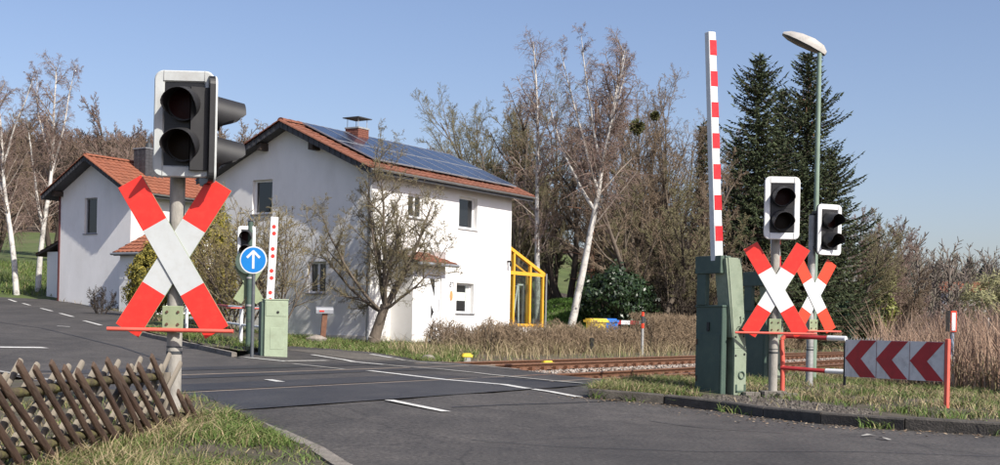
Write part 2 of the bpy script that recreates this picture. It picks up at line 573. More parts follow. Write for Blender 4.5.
def poly_sheet(name, ring, zo, step, mat, kind='structure', zf=gz, jitter=0.0, parent=None, seed=0):
    """triangulated sheet over a 2-D outline, following the terrain"""
    rg = random.Random(seed)
    ring2 = []
    for (x0, y0), (x1, y1) in zip(ring, ring[1:] + ring[:1]):
        L = math.hypot(x1 - x0, y1 - y0)
        n = max(1, int(L / step))
        for i in range(n):
            ring2.append((x0 + (x1 - x0) * i / n, y0 + (y1 - y0) * i / n))
    xs, ys = [p[0] for p in ring2], [p[1] for p in ring2]
    pts = [Vector(p) for p in ring2]
    n = len(pts)

    def inside(x, y):
        c = False
        j = n - 1
        for i in range(n):
            xi, yi = ring2[i]
            xj, yj = ring2[j]
            if (yi > y) != (yj > y) and x < (xj - xi) * (y - yi) / (yj - yi) + xi:
                c = not c
            j = i
        return c
    x = min(xs) + step / 2
    while x < max(xs):
        y = min(ys) + step / 2
        while y < max(ys):
            if inside(x, y):
                pts.append(Vector((x + rg.uniform(-.2, .2) * step, y + rg.uniform(-.2, .2) * step)))
            y += step
        x += step
    V, E, F, *_ = delaunay_2d_cdt(pts, [], [list(range(n))], 1, 1e-4)
    mb = MB()
    vs = []
    for p in V:
        z = zf(p.x, p.y) + zo
        if jitter:
            z += rg.uniform(-jitter, jitter)
        vs.append((p.x, p.y, z))
    fs = []
    for f in F:
        a, b, c = [V[i] for i in f[:3]]
        fs.append(tuple(f) if (b - a).cross(c - a) > 0 else tuple(reversed(f)))
    mb.add(vs, fs)
    return mb.build(name, mat, parent, True, kind)


def xy(p):
    return (p[0], p[1])


def inside_poly(ring):
    xs = np.array([p[0] for p in ring])
    ys = np.array([p[1] for p in ring])

    def f(X, Y):
        c = np.zeros(X.shape, bool)
        j = len(xs) - 1
        for i in range(len(xs)):
            cond = ((ys[i] > Y) != (ys[j] > Y)) & (X < (xs[j] - xs[i]) * (Y - ys[i]) / (ys[j] - ys[i] + 1e-12) + xs[i])
            c ^= cond
            j = i
        return c
    return f


# ------------------------------------------------------------------ ground
def ground_z(x, y):
    d = dd(x, y)
    z = gz(x, y) - 0.08
    t = smooth(d, 6.9, 7.6) * (1 - smooth(d, 16.4, 17.0))
    return z - 0.16 * t


def axis_steps(a, b, fine0, fine1, fs, cs):
    out, x = [], a
    while x < b:
        out.append(x)
        x += fs if fine0 <= x <= fine1 else cs
    out.append(b)
    return out


gx = axis_steps(-420, 420, -30, 30, .6, 10)
gy = axis_steps(-30, 700, 2, 64, .6, 8)
GV = [(x, y, ground_z(x, y)) for y in gy for x in gx]
nx = len(gx)
GF = [(j * nx + i, j * nx + i + 1, (j + 1) * nx + i + 1, (j + 1) * nx + i) for j in range(len(gy) - 1) for i in range(nx - 1)]
gmi = []
for f in GF:
    cxm = (GV[f[0]][0] + GV[f[2]][0]) / 2
    cym = (GV[f[0]][1] + GV[f[2]][1]) / 2
    d = dd(cxm, cym)
    gmi.append(2 if 7.2 < d < 16.7 else ((1 if (1.2 < cxm < 6 and 50 < cym < 72) else 3 if (cym > 118 - .12 * cxm or (cxm > -6 and d < 34)) else 1) if d > 22.5 else 0))
# far skirt so that the sheet reaches the horizon
o = fast_mesh('ground', GV, GF, [m_soil, m_meadow, m_ballastbed, m_litter], None, 'structure', gmi, smooth=True)
far = MB()
far.add([(-3000, 690, -2), (3000, 690, -2), (3000, 2900, -2), (-3000, 2900, -2)], [(0, 1, 2, 3)])
far.add([(415, -30, -.5), (3000, -30, -2), (3000, 700, -2), (415, 700, -.5)], [(0, 1, 2, 3)])
far.build('far_fields', m_meadow, None, False, 'structure')

# the asphalt of road, side road and crossing
kerb_r_px = [(588, 398), (640, 402), (700, 408), (760, 417), (830, 425), (900, 430), (1000, 436)]
kerb_r = [xy(G(*p)) for p in kerb_r_px]
kerb_r_out = [(7.0, 11.9), (10.0, 10.7), (14.0, 9.6)]
kerb_l = [xy(G(*p)) for p in [(192, 404), (225, 412), (255, 425), (285, 438), (318, 453), (345, 465)]]
kerb_l_out = [(-.75, 7.6), (-.1, 6.2), (1.0, 4.6), (3, 3)]
cross_edge_px = [(672, 386), (624, 381), (560, 375), (500, 367), (445, 361.5), (418, 360.5)]
cross_edge = [xy(G(*p)) for p in cross_edge_px]
lawn_edge = [xy(G(*p)) for p in [(405, 357), (371, 352), (330, 348.5), (292, 346)]]
isl_far = [xy(G(*p)) for p in [(262, 351), (237, 357), (205, 350), (177, 343), (150, 337), (128, 329)]]
wall_edge = [xy(G(*p)) for p in [(135, 313.5), (100, 308), (62, 300)]]
road_ring = ([(14, 3)] + kerb_r_out[::-1] + kerb_r[::-1] + [xy(G(590, 396))] + cross_edge + lawn_edge + isl_far + wall_edge +
             [(-23.5, 58), (-30, 72), (-46, 78), (-46, 40), (-40, 26), (-24, 22.5)] +
             [xy(G(0, 373)), xy(G(50, 384)), xy(G(120, 397))] + kerb_l + kerb_l_out)
poly_sheet('road', road_ring, 0.0, 0.9, m_road)

# crossing surface: darker, newer asphalt between and beside the rails
r_dir = Vector((-.42, .907))


def cross_s(d, left):
    """station along the track where the crossing surface starts / ends"""
    return (7.2 + (d - 8.9) * .35) if left else (19.3 + (d - 8.9) * 1.08)


def band(name, d0, d1, s0a, s1a, s0b, s1b, zo, mat, step=.8):
    ring = [track_pt(d0, s0a), track_pt(d0, s1a), track_pt(d1, s1b), track_pt(d1, s0b)]
    return poly_sheet(name, ring, zo, step, mat)


D1, D2, GA = 9.75, 14.6, 0.7175
band('crossing_surface', 8.05, D1 + GA - .09, 9.0, 17.4, 9.4, 19.0, .006, m_patch)
band('crossing_surface', D1 + GA + .10, 11.75, 9.4, 18.2, 9.6, 18.6, .006, m_patch)
band('crossing_surface', 12.9, 13.6, 10.4, 21.0, 10.4, 22.0, .006, m_patch)
band('crossing_surface', 15.0, 16.1, 14.0, 23.6, 14.0, 24.6, .006, m_patch)
# grey footpath strip on the far side
fp = [xy(G(*p)) for p in [(411, 368), (440, 364), (480, 366), (520, 369.6), (548, 375), (552, 380), (491, 374), (455, 371)]]
poly_sheet('footpath', [xy(G(*p)) for p in [(285, 349.5), (330, 350.2), (371, 354.2), (405, 359.5), (385, 361), (344, 358.5), (312, 353.5)]], .006, .8, m_path)


# ------------------------------------------------------------------ road markings
def marking(pts_px, w, mat, zo=.011):
    P = [G(*p) for p in pts_px]
    Q = []
    for a, b in zip(P[:-1], P[1:]):
        n = max(1, int((b - a).length / .5))
        for i in range(n):
            Q.append(a.lerp(b, i / n))
    Q.append(P[-1])
    mb = MB()
    vs = []
    for i, p in enumerate(Q):
        t = (Q[min(i + 1, len(Q) - 1)] - Q[max(i - 1, 0)])
        t.z = 0
        t.normalize()
        nrm = Vector((-t.y, t.x, 0)) * w / 2
        for q in (p - nrm, p + nrm):
            vs.append((q.x, q.y, gz(q.x, q.y) + zo))
    mb.add(vs, [(2 * i, 2 * i + 2, 2 * i + 3, 2 * i + 1) for i in range(len(Q) - 1)])
    return mb.build('road_marking', mat, None, False, 'structure')


for pts in ([(389, 400.6), (446, 412.3)], [(268, 380), (281, 382.3)],
            [(9, 299.5), (16, 302)], [(23, 303.5), (30, 305.5)], [(41, 308.5), (52, 311.3)], [(60, 313.5), (73, 317)], [(84, 321), (101, 325.5)],
            [(57, 326.3), (70, 327)]):
    marking(pts, .13, m_line)
marking([(369, 371), (416, 376.6), (445, 380), (504, 385), (521, 388), (579, 397.6)], .14, m_line)
marking([(312, 355), (344, 360), (363, 363), (385, 365)], .14, m_line)
marking([(388, 365.3), (406, 367), (440, 369.4), (475, 373), (491, 375), (552, 381), (603, 386)], .12, m_lineworn)
marking([(371, 354.4), (392, 358)], .14, m_line)
marking([(395, 358.6), (413, 361.6), (440, 364), (480, 366), (520, 369.6)], .12, m_lineworn)
marking([(293, 364), (344, 369.6)], .10, m_lineworn)
marking([(245, 357.6), (285, 361.6)], .14, m_line)
marking([(285, 361.4), (327, 360.8)], .2, m_lineworn)
marking([(-40, 347.2), (45, 348)], .30, m_line)
marking([(-10, 369), (60, 382)], .12, m_lineworn)


m_tar = M('tar_seam_black', (.018, .018, .018), .5, .3, 9)


def tar(pts, w=.05):
    o_ = marking(pts, w, m_tar, .005)
    o_.name = 'tar_seam'


tar([(452, 407.5), (505, 405), (560, 403.5), (640, 399.8)], .035)
tar([(-5, 322), (40, 328), (75, 336), (120, 347), (160, 360)], .06)
tar([(165, 338), (205, 346), (240, 358.6)], .05)
tar([(470, 440), (560, 447), (700, 452), (860, 452), (1000, 457)], .018)
tar([(640, 420), (700, 428), (790, 434)], .018)

# ------------------------------------------------------------------ kerbs
def kerb(chain, wside, w, h, L, mat, zin=0.0, seed=1):
    """stones along a chain; wside +1 puts the stone left of the walking direction"""
    rg = random.Random(seed)
    root = bpy.data.objects.new('kerb', None)
    root['kind'] = 'structure'
    COL.objects.link(root)
    pts = [Vector((*p, 0)) for p in chain]
    cum = [0]
    for a, b in zip(pts[:-1], pts[1:]):
        cum.append(cum[-1] + (b - a).length)

    def at(s):
        s = min(max(s, 0), cum[-1] - 1e-6)
        for i in range(len(cum) - 1):
            if s <= cum[i + 1]:
                return pts[i].lerp(pts[i + 1], (s - cum[i]) / (cum[i + 1] - cum[i] + 1e-9))
        return pts[-1]
    s = 0
    while s < cum[-1] - .2:
        e = min(s + L, cum[-1])
        a, b = at(s + .008), at(e - .008)
        t = (b - a).normalized()
        nn = Vector((-t.y, t.x, 0)) * wside
        mb = MB()
        za, zb = gz(a.x, a.y) + rg.uniform(-.008, .008), gz(b.x, b.y) + rg.uniform(-.008, .008)
        c = .018
        prof = [(0, -.15), (0, h - c), (c, h), (w, h), (w, -.15)]
        vs = []
        for p, z in ((a, za), (b, zb)):
            for q, zz in prof:
                r = p + nn * q
                vs.append((r.x, r.y, z + zz))
        fs = [(i, (i + 1) % 5, 5 + (i + 1) % 5, 5 + i) for i in range(5)] + [(4, 3, 2, 1, 0), (5, 6, 7, 8, 9)]
        mb.add(vs, fs)
        mb.build('kerb_stone', mat, root)
        s = e
    return root


kerb(kerb_r + kerb_r_out, 1, .13, .13, 1.0, m_kerbd, seed=3)
kerb(kerb_l + kerb_l_out, -1, .14, .07, 1.0, m_kerb, seed=4)
kerb(isl_far[1:], 1, .12, .10, 1.0, m_kerb, seed=5)

# verges standing a little above the road
isl_r_ring = [(x, y) for x, y in kerb_r] + kerb_r_out + [(24, 8), (30, 22), track_pt(6.9, 40), track_pt(7.35, 22), xy(G(672, 387)), xy(G(600, 392))]


def inset(chain, ring_in):
    return chain


kr_in = []
allk = kerb_r + kerb_r_out
for i, p in enumerate(allk):
    a, b = allk[max(i - 1, 0)], allk[min(i + 1, len(allk) - 1)]
    t = Vector((b[0] - a[0], b[1] - a[1])).normalized()
    kr_in.append((p[0] - t.y * .11, p[1] + t.x * .11))
verge_r = kr_in + [(24, 8), (34, 20), track_pt(6.6, 46), track_pt(7.3, 22), track_pt(7.3, 19.4)]
poly_sheet('right_verge', verge_r, .10, .5, m_verge, jitter=.018, seed=2)
kl_in = []
allk = kerb_l + kerb_l_out
for i, p in enumerate(allk):
    a, b = allk[max(i - 1, 0)], allk[min(i + 1, len(allk) - 1)]
    t = Vector((b[0] - a[0], b[1] - a[1])).normalized()
    kl_in.append((p[0] + t.y * .12, p[1] - t.x * .12))
verge_l = kl_in + [(0, 2), (-8, 2), (-8, 8.8), xy(G(-60, 385)), xy(G(120, 399))]


def zl(x, y):
    return gz(x, y) + .07 * smooth(-x, .9, 2.6)


poly_sheet('left_verge', verge_l, .045, .4, m_verge, jitter=.02, zf=zl, seed=3)
isl_in = [xy(G(290, 346)), xy(G(266, 350)), xy(G(240, 355)), xy(G(206, 348.5)), xy(G(178, 341.5)), xy(G(151, 335.5)), xy(G(131, 328)), (-10.2, 38.5), (-7.6, 38.6)]
poly_sheet('far_verge', isl_in, .08, .6, m_verge, jitter=.015, seed=4)

# ------------------------------------------------------------------ railway
def sweep(prof, d, s0, s1, n):
    V, F = [], []
    k = len(prof)
    for i in range(n + 1):
        s = s0 + (s1 - s0) * i / n
        for o_, z in prof:
            x, y = track_pt(d + o_, s)
            V.append((x, y, z))
    for i in range(n):
        for j in range(k):
            F.append((i * k + j, i * k + (j + 1) % k, (i + 1) * k + (j + 1) % k, (i + 1) * k + j))
    return V, F


ZR = .155
prof = [(-.036, ZR), (-.036, ZR - .035), (-.010, ZR - .045), (-.010, ZR - .135), (-.07, ZR - .15), (-.07, ZR - .16),
        (.07, ZR - .16), (.07, ZR - .15), (.010, ZR - .135), (.010, ZR - .045), (.036, ZR - .035), (.036, ZR)]
rg = random.Random(5)
for ti, (D, lab) in enumerate(((D1, 'rusty railway track nearest the striped barrier, running off to the right'),
                               (D2, 'rusty railway track beside the hedge, behind the nearer rails'))):
    t = thing('railway_track', lab, 'railway track', (0, 0, 0), 0, 'railway tracks')
    for sgn in (-1, 1):
        V, F = sweep(prof, D + sgn * GA, -20, 260, 56)
        mi = [(1 if (i % 12) == 11 else 0) if not (cross_s(D, True) < -20 + 5 * (i // 12 + .5) < cross_s(D, False)) else 2 for i in range(len(F))]
        fast_mesh('rail', V, F, [m_rail, m_railtop, m_railroad], t, None, mi)
    sl = MB()
    sl.box(-.13, .13, -1.3, 1.3, -.15, 0)
    me = None
    clips = MB()
    ss = [s for s in np.arange(-8, 120, .63) if not (cross_s(D, True) - 1.0 < s < cross_s(D, False) + .2)]
    for s in ss:
        x, y = track_pt(D, s)
        if me is None:
            o = sl.build('sleeper', m_sleeper, t, bevel=0)
            me = o.data
        else:
            o = obj('sleeper', me, t)
        o.location = (x, y, -.012 + rg.uniform(-.006, .006))
        o.rotation_euler = (0, 0, math.atan2(TC, TS) + rg.uniform(-.015, .015))
        for sgn in (-1, 1):
            for e in (-.1, .1):
                px, py = track_pt(D + sgn * GA + e, s)
                T = Matrix.Translation((px, py, 0)) @ Matrix.Rotation(math.atan2(TC, TS), 4, 'Z')
                clips.box(-.07, .07, -.045, .045, -.012, .075, 0, T)
    clips.build('rail_clips', m_clip, t, kind='stuff')

# ballast stones between and beside the rails, on the visible stretch
nr = np.random.default_rng(7)


def stones(name, n, d0, d1, s0, s1, size, mat, zf, keep=None):
    d = nr.uniform(d0, d1, n)
    s = s0 + (s1 - s0) * nr.random(n) ** 1.4
    X = -TC * d + TS * s
    Y = TS * d + TC * s
    if keep is not None:
        k = keep(X, Y, d, s)
        X, Y, d, s = X[k], Y[k], d[k], s[k]
    n = len(X)
    Z = zf(d)
    oc = np.array([(1, 0, 0), (0, 1, 0), (-1, 0, 0), (0, -1, 0), (0, 0, .8), (0, 0, -.5)], float)
    V = oc[None] * (size * nr.uniform(.6, 1.4, (n, 1, 1))) * nr.uniform(.6, 1.3, (n, 6, 1))
    a = nr.uniform(0, 6.28, n)
    ca, sa = np.cos(a)[:, None], np.sin(a)[:, None]
    V = np.stack([V[..., 0] * ca - V[..., 1] * sa, V[..., 0] * sa + V[..., 1] * ca, V[..., 2]], -1)
    V += np.stack([X, Y, Z], 1)[:, None, :]
    f = np.array([(0, 1, 4), (1, 2, 4), (2, 3, 4), (3, 0, 4), (1, 0, 5), (2, 1, 5), (3, 2, 5), (0, 3, 5)])
    F = (np.arange(n) * 6)[:, None, None] + f[None]
    return fast_mesh(name, V.reshape(-1, 3), F.reshape(-1, 3), mat, None, 'stuff')


m_bstone = M('ballast_stone', (.3, .26, .22), .9, .2, 5, island=[(.18, .13, .10), (.42, .38, .33), (.30, .25, .21), (.24, .16, .11)])


def offcross(X, Y, d, s):
    return (s > 19.3 + (d - 8.9) * 1.08 + .3) | (s < 7.0)


stones('ballast', 26000, 7.7, 16.5, 16, 75, .038, m_bstone, lambda d: -.03 + .02 * np.sin(d * 3), offcross)
stones('ballast', 5000, 7.7, 16.5, -2, 8, .038, m_bstone, lambda d: -.03 + .02 * np.sin(d * 3), offcross)


# ------------------------------------------------------------------ crossing signals
def rrect(w, h, r, n=5):
    pts = []
    for cx_, cz_, a0 in ((w / 2 - r, -h / 2 + r, -90), (w / 2 - r, h / 2 - r, 0), (-w / 2 + r, h / 2 - r, 90), (-w / 2 + r, -h / 2 + r, 180)):
        for i in range(n + 1):
            a = R(a0 + 90 * i / n)
            pts.append((cx_ + r * math.cos(a), cz_ + r * math.sin(a)))
    return pts


def signal_head(root, cx_, cz_, rz, y0=-.12, w=.485, h=.865, frame=None):
    T = Matrix.Translation((cx_, 0, cz_)) @ Matrix.Rotation(rz, 4, 'Z') @ Matrix.Translation((0, y0, 0))
    outer = rrect(w, h, .075)
    inner = rrect(w - .165, h - .19, .008)
    n = len(outer)

    mb = MB()
    # frame: raised ring with a lip on both edges
    rows = [(outer, .018), (outer, .010), (rrect(w - .02, h - .02, .068), 0.0), (rrect(w - .14, h - .165, .012), 0.004), (inner, .02), (inner, .06)]
    vs, fs = [], []
    for rr, y in rows:
        vs += [T @ Vector((x, y, z)) for x, z in rr]
    for k in range(len(rows) - 1):
        for i in range(n):
            fs.append((k * n + i, k * n + (i + 1) % n, (k + 1) * n + (i + 1) % n, (k + 1) * n + i))
    mb.add(vs, fs)
    head = mb.build('signal_board', frame or m_frame, root, True)
    # seam strips of the frame corners
    for sx in (-1, 1):
        for sz in (-1, 1):
            sm = MB()
            x = sx * (w / 2 - .078)
            sm.box(x - .003, x + .003, -.002, .01, sz * (h / 2 - .045) - .04, sz * (h / 2 - .045) + .04, 0, T)
            sm.build('frame_seam', m_galv, head)
    bk = MB()
    bk.prism(rrect(w - .004, h - .004, .073), -.062, -.019, 0, T @ Matrix.Rotation(R(90), 4, 'X'))
    bk.build('back_plate', m_black, head)
    hs = MB()
    hs.box(-(w - .17) / 2, (w - .17) / 2, .022, .20, -(h - .195) / 2, (h - .195) / 2, 0, T)
    hs.box(-(w - .17) / 2, (w - .17) / 2, .016, .024, -.006, .006, 0, T)
    hs.build('lamp_housing', m_black, head)
    for k, (dz, lm) in enumerate(((.165, m_lensr), (-.165, m_lensa))):
        ln = MB()
        rr = .125
        m_ = 24
        vs = [T @ Vector((0, .003, dz))] + [T @ Vector((rr * math.cos(2 * math.pi * i / m_), .016, dz + rr * math.sin(2 * math.pi * i / m_))) for i in range(m_)]
        ln.add(vs, [(0, 1 + (i + 1) % m_, 1 + i) for i in range(m_)])
        ln.build('lens', lm, head, True)
        vz = MB()
        vs = []
        m_ = 30
        for r_, which in ((.142, 0), (.138, 1), (.134, 1), (.137, 0)):
            for i in range(m_):
                a = 2 * math.pi * i / m_
                up = math.sin(a)
                Lh = .05 + .20 * smooth(up, -.85, .25)
                tilt = -.05 * (Lh / .27)
                yy = .018 if which == 0 else -Lh
                vs.append(T @ Vector((r_ * math.cos(a), yy, dz + r_ * math.sin(a) + (0 if which == 0 else tilt))))
        fs = []
        for q in range(3):
            for i in range(m_):
                fs.append((q * m_ + i, q * m_ + (i + 1) % m_, (q + 1) * m_ + (i + 1) % m_, (q + 1) * m_ + i))
        vz.add(vs, fs)
        vz.build('visor', m_visor, head, True)
    return head


m_wwhite = M('weathered_sign_white', (.52, .545, .545), .45, .05, 4, dirt=(.42, .42, .39), dscale=9, damt=.5)
m_wframe = M('weathered_board_white', (.50, .52, .51), .45, .06, 5, dirt=(.36, .34, .31), dscale=6, damt=.6)


def cross_arm(root, a, y, zc, L=1.42, w=.215, red=m_red, cut=.285, back=m_greenp, white=m_white):
    T = Matrix.Translation((0, y, zc)) @ Matrix.Rotation(a, 4, 'Y')
    mb = MB()
    th = .007
    b1 = L / 2 - L * cut
    for x0, x1, mi in ((-L / 2, -b1, 0), (-b1, b1, 1), (b1, L / 2, 0)):
        mb.box(x0, x1, -th, 0, -w / 2, w / 2, mi, T)
    mb.box(-L / 2 - .002, L / 2 + .002, .0005, .006, -w / 2 - .003, w / 2 + .003, 2, T)
    return mb.build('cross_arm', [red, white, back], root)


def crossing_signal(name, label, loc, rz, H, xz, hz, hx=.06, pole_m=m_concpole, red=m_red, bar=True, second=None, bracket=True, L=1.42, ang=59, foot=False, barw=1.02, white=m_white, frame=m_frame, head_rz=0.0, hw=.485, hh=.865, disc=False):
    root = thing(name, label, 'railway signal', loc, rz, 'signals with a red and white cross at the level crossing')
    p = MB()
    p.tube((0, .10, -.3), (0, .10, H), .062, .062, 20)
    p.build('pole', pole_m, root, True)
    c = MB()
    c.tube((0, .10, .62), (0, .10, .645), .0645, .0645, 20)
    c.tube((0, .10, .675), (0, .10, .685), .0645, .0645, 20)
    c.build('pole_band', m_band, root, True)
    cp = MB()
    cp.tube((0, .10, H), (0, .10, H + .025), .066, .05, 20)
    cp.build('pole_cap', m_black, root, True)
    cross_arm(root, R(ang), 0, xz, L, red=red, white=white)
    cross_arm(root, R(-ang), .014, xz, L, red=red, white=white)
    if bracket:
        b = MB()
        b.box(-.085, .085, .006, .03, xz - .62, xz - .40, 0, c=.0)
        br = b.build('bracket_plate', m_greenp, root, bevel=.006)
        for sx in (-.045, .045):
            for sz in (-.10, .0):
                q = MB()
                q.tube((sx, .006, xz - .45 + sz), (sx, -.004, xz - .45 + sz), .013, .011, 6)
                q.build('bolt', m_bolt, br)
        st = MB()
        for zz in (xz - .55, xz + .1):
            st.tube((0, .10, zz), (0, .10, zz + .04), .075, .075, 16)
            st.box(-.03, .03, .012, .06, zz, zz + .04)
        st.build('pole_clamp', m_galv, root, kind='stuff')
    if bar:
        g = MB()
        zb = xz - .598
        g.tube((-barw / 2, -.06, zb), (barw / 2, -.06, zb), .017, .017, 12)
        g.box(-barw / 2 + .02, barw / 2 - .02, -.06, -.05, zb - .005, zb + .005)
        g.box(-.04, .04, -.05, .05, zb - .012, zb + .012)
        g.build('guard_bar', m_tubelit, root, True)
    if hz:
        signal_head(root, hx, hz, head_rz, w=hw, h=hh, frame=frame)
        for zz in (hz - .3, hz + .3):
            st = MB()
            st.box(-.02, hx + .04, -.07, .1, zz - .02, zz + .02)
            st.build('head_bracket', m_black, root)
    if second:
        signal_head(root, *second, frame=frame)
    if disc:
        q = MB()
        q.tube((.05, .17, xz + .50), (.05, .18, xz + .50), .29, .29, 28)
        q.build('back_disc', m_green, root)
    if foot:
        f = MB()
        f.box(-.17, .17, -.08, .28, -.02, .10, c=.03)
        f.box(.02, .30, -.24, -.082, -.03, .085, c=.02)
        f.box(-.42, -.18, -.05, .15, -.03, .08, c=.03)
        f.build('foot_plate', m_kerb, root, kind='stuff')
    return root


# near left
zb = .10
p = W(173.5, 257, 10.4)
loc = (p.x, p.y, zb)
crossing_signal('crossing_signal', 'railway crossing signal nearest the lattice fence, with second lamp head facing sideways', loc, R(2),
                W(180, 73, 10.4).z - zb, p.z - zb, W(183, 126, 10.4).z - zb, hx=.085,
                second=(.185, W(183, 131, 10.4).z - zb, R(110), -.11), white=m_wwhite, frame=m_wframe)
# near right
p = W(776, 290, 17.6)
zb = .09
crossing_signal('crossing_signal', 'bright red and white cross signal between the green barrier drive and red tube gate', (p.x, p.y, zb), R(-2),
                W(786, 181, 17.6).z - zb, p.z - zb, W(786.5, 209, 17.6).z - zb, hx=.04, foot=True, barw=1.12)
# far right
p = W(818, 296, 21.6)
zb = .09
crossing_signal('crossing_signal', 'railway crossing signal with orange faded cross standing right in front of the lamp post', (p.x - .06, p.y, zb), R(22),
                W(810, 215, 21.6).z - zb, p.z - zb, W(827, 230, 21.6).z - zb, hx=.20, pole_m=m_galv, red=m_orange, L=1.36)
# far left, seen from behind
p = W(249, 283, 30.0)
zb = gz(p.x, p.y) + .05
crossing_signal('crossing_signal', 'crossing signal seen from behind, its green backed cross behind the round blue arrow sign', (p.x, p.y, zb), R(197),
                W(249, 222, 30).z - zb, p.z - zb, W(250, 243, 30).z - zb, hx=.06, pole_m=m_green, head_rz=R(165), hw=.42, hh=.78, L=1.02, disc=True)

# ------------------------------------------------------------------ barriers
def boom(root, z0, z1, x, y, w, dpt, taper=.85, pitch=.43, tilt=R(-3.7), red=True, hexagon=False):
    T = Matrix.Translation((x, y, z0)) @ Matrix.Rotation(tilt, 4, 'Y')
    L = z1 - z0
    b = MB()
    ws, ds = w * taper, dpt * taper
    vs = []
    for zz, ww, dp in ((0, w, dpt), (L, ws, ds)):
        vs += [T @ Vector(q) for q in ((-ww / 2, -dp / 2, zz), (ww / 2, -dp / 2, zz), (ww / 2, dp / 2, zz), (-ww / 2, dp / 2, zz))]
    b.add(vs, [(3, 2, 1, 0), (4, 5, 6, 7), (0, 1, 5, 4), (1, 2, 6, 5), (2, 3, 7, 6), (3, 0, 4, 7)])
    bo = b.build('boom', m_white, root, bevel=.012)
    if red:
        zt = L - .115
        while zt > .12:
            zl_ = max(zt - pitch * .49, .0)
            q = MB()
            vs = []
            for zz in (zl_, zt):
                f = 1 - (1 - taper) * zz / L
                ww, dp = w * f, dpt * f
                vs += [T @ Vector(v) for v in ((-ww / 2 + .012, -dp / 2 - .003, zz), (ww / 2 + .002, -dp / 2 - .003, zz), (ww / 2 + .002, dp / 2 * .6, zz), (-ww / 2 + .012, dp / 2 * .6, zz))]
            q.add(vs, [(3, 2, 1, 0), (4, 5, 6, 7), (0, 1, 5, 4), (1, 2, 6, 5), (2, 3, 7, 6), (3, 0, 4, 7)])
            q.build('red_band', m_boomred, bo)
            zt -= pitch
    return bo


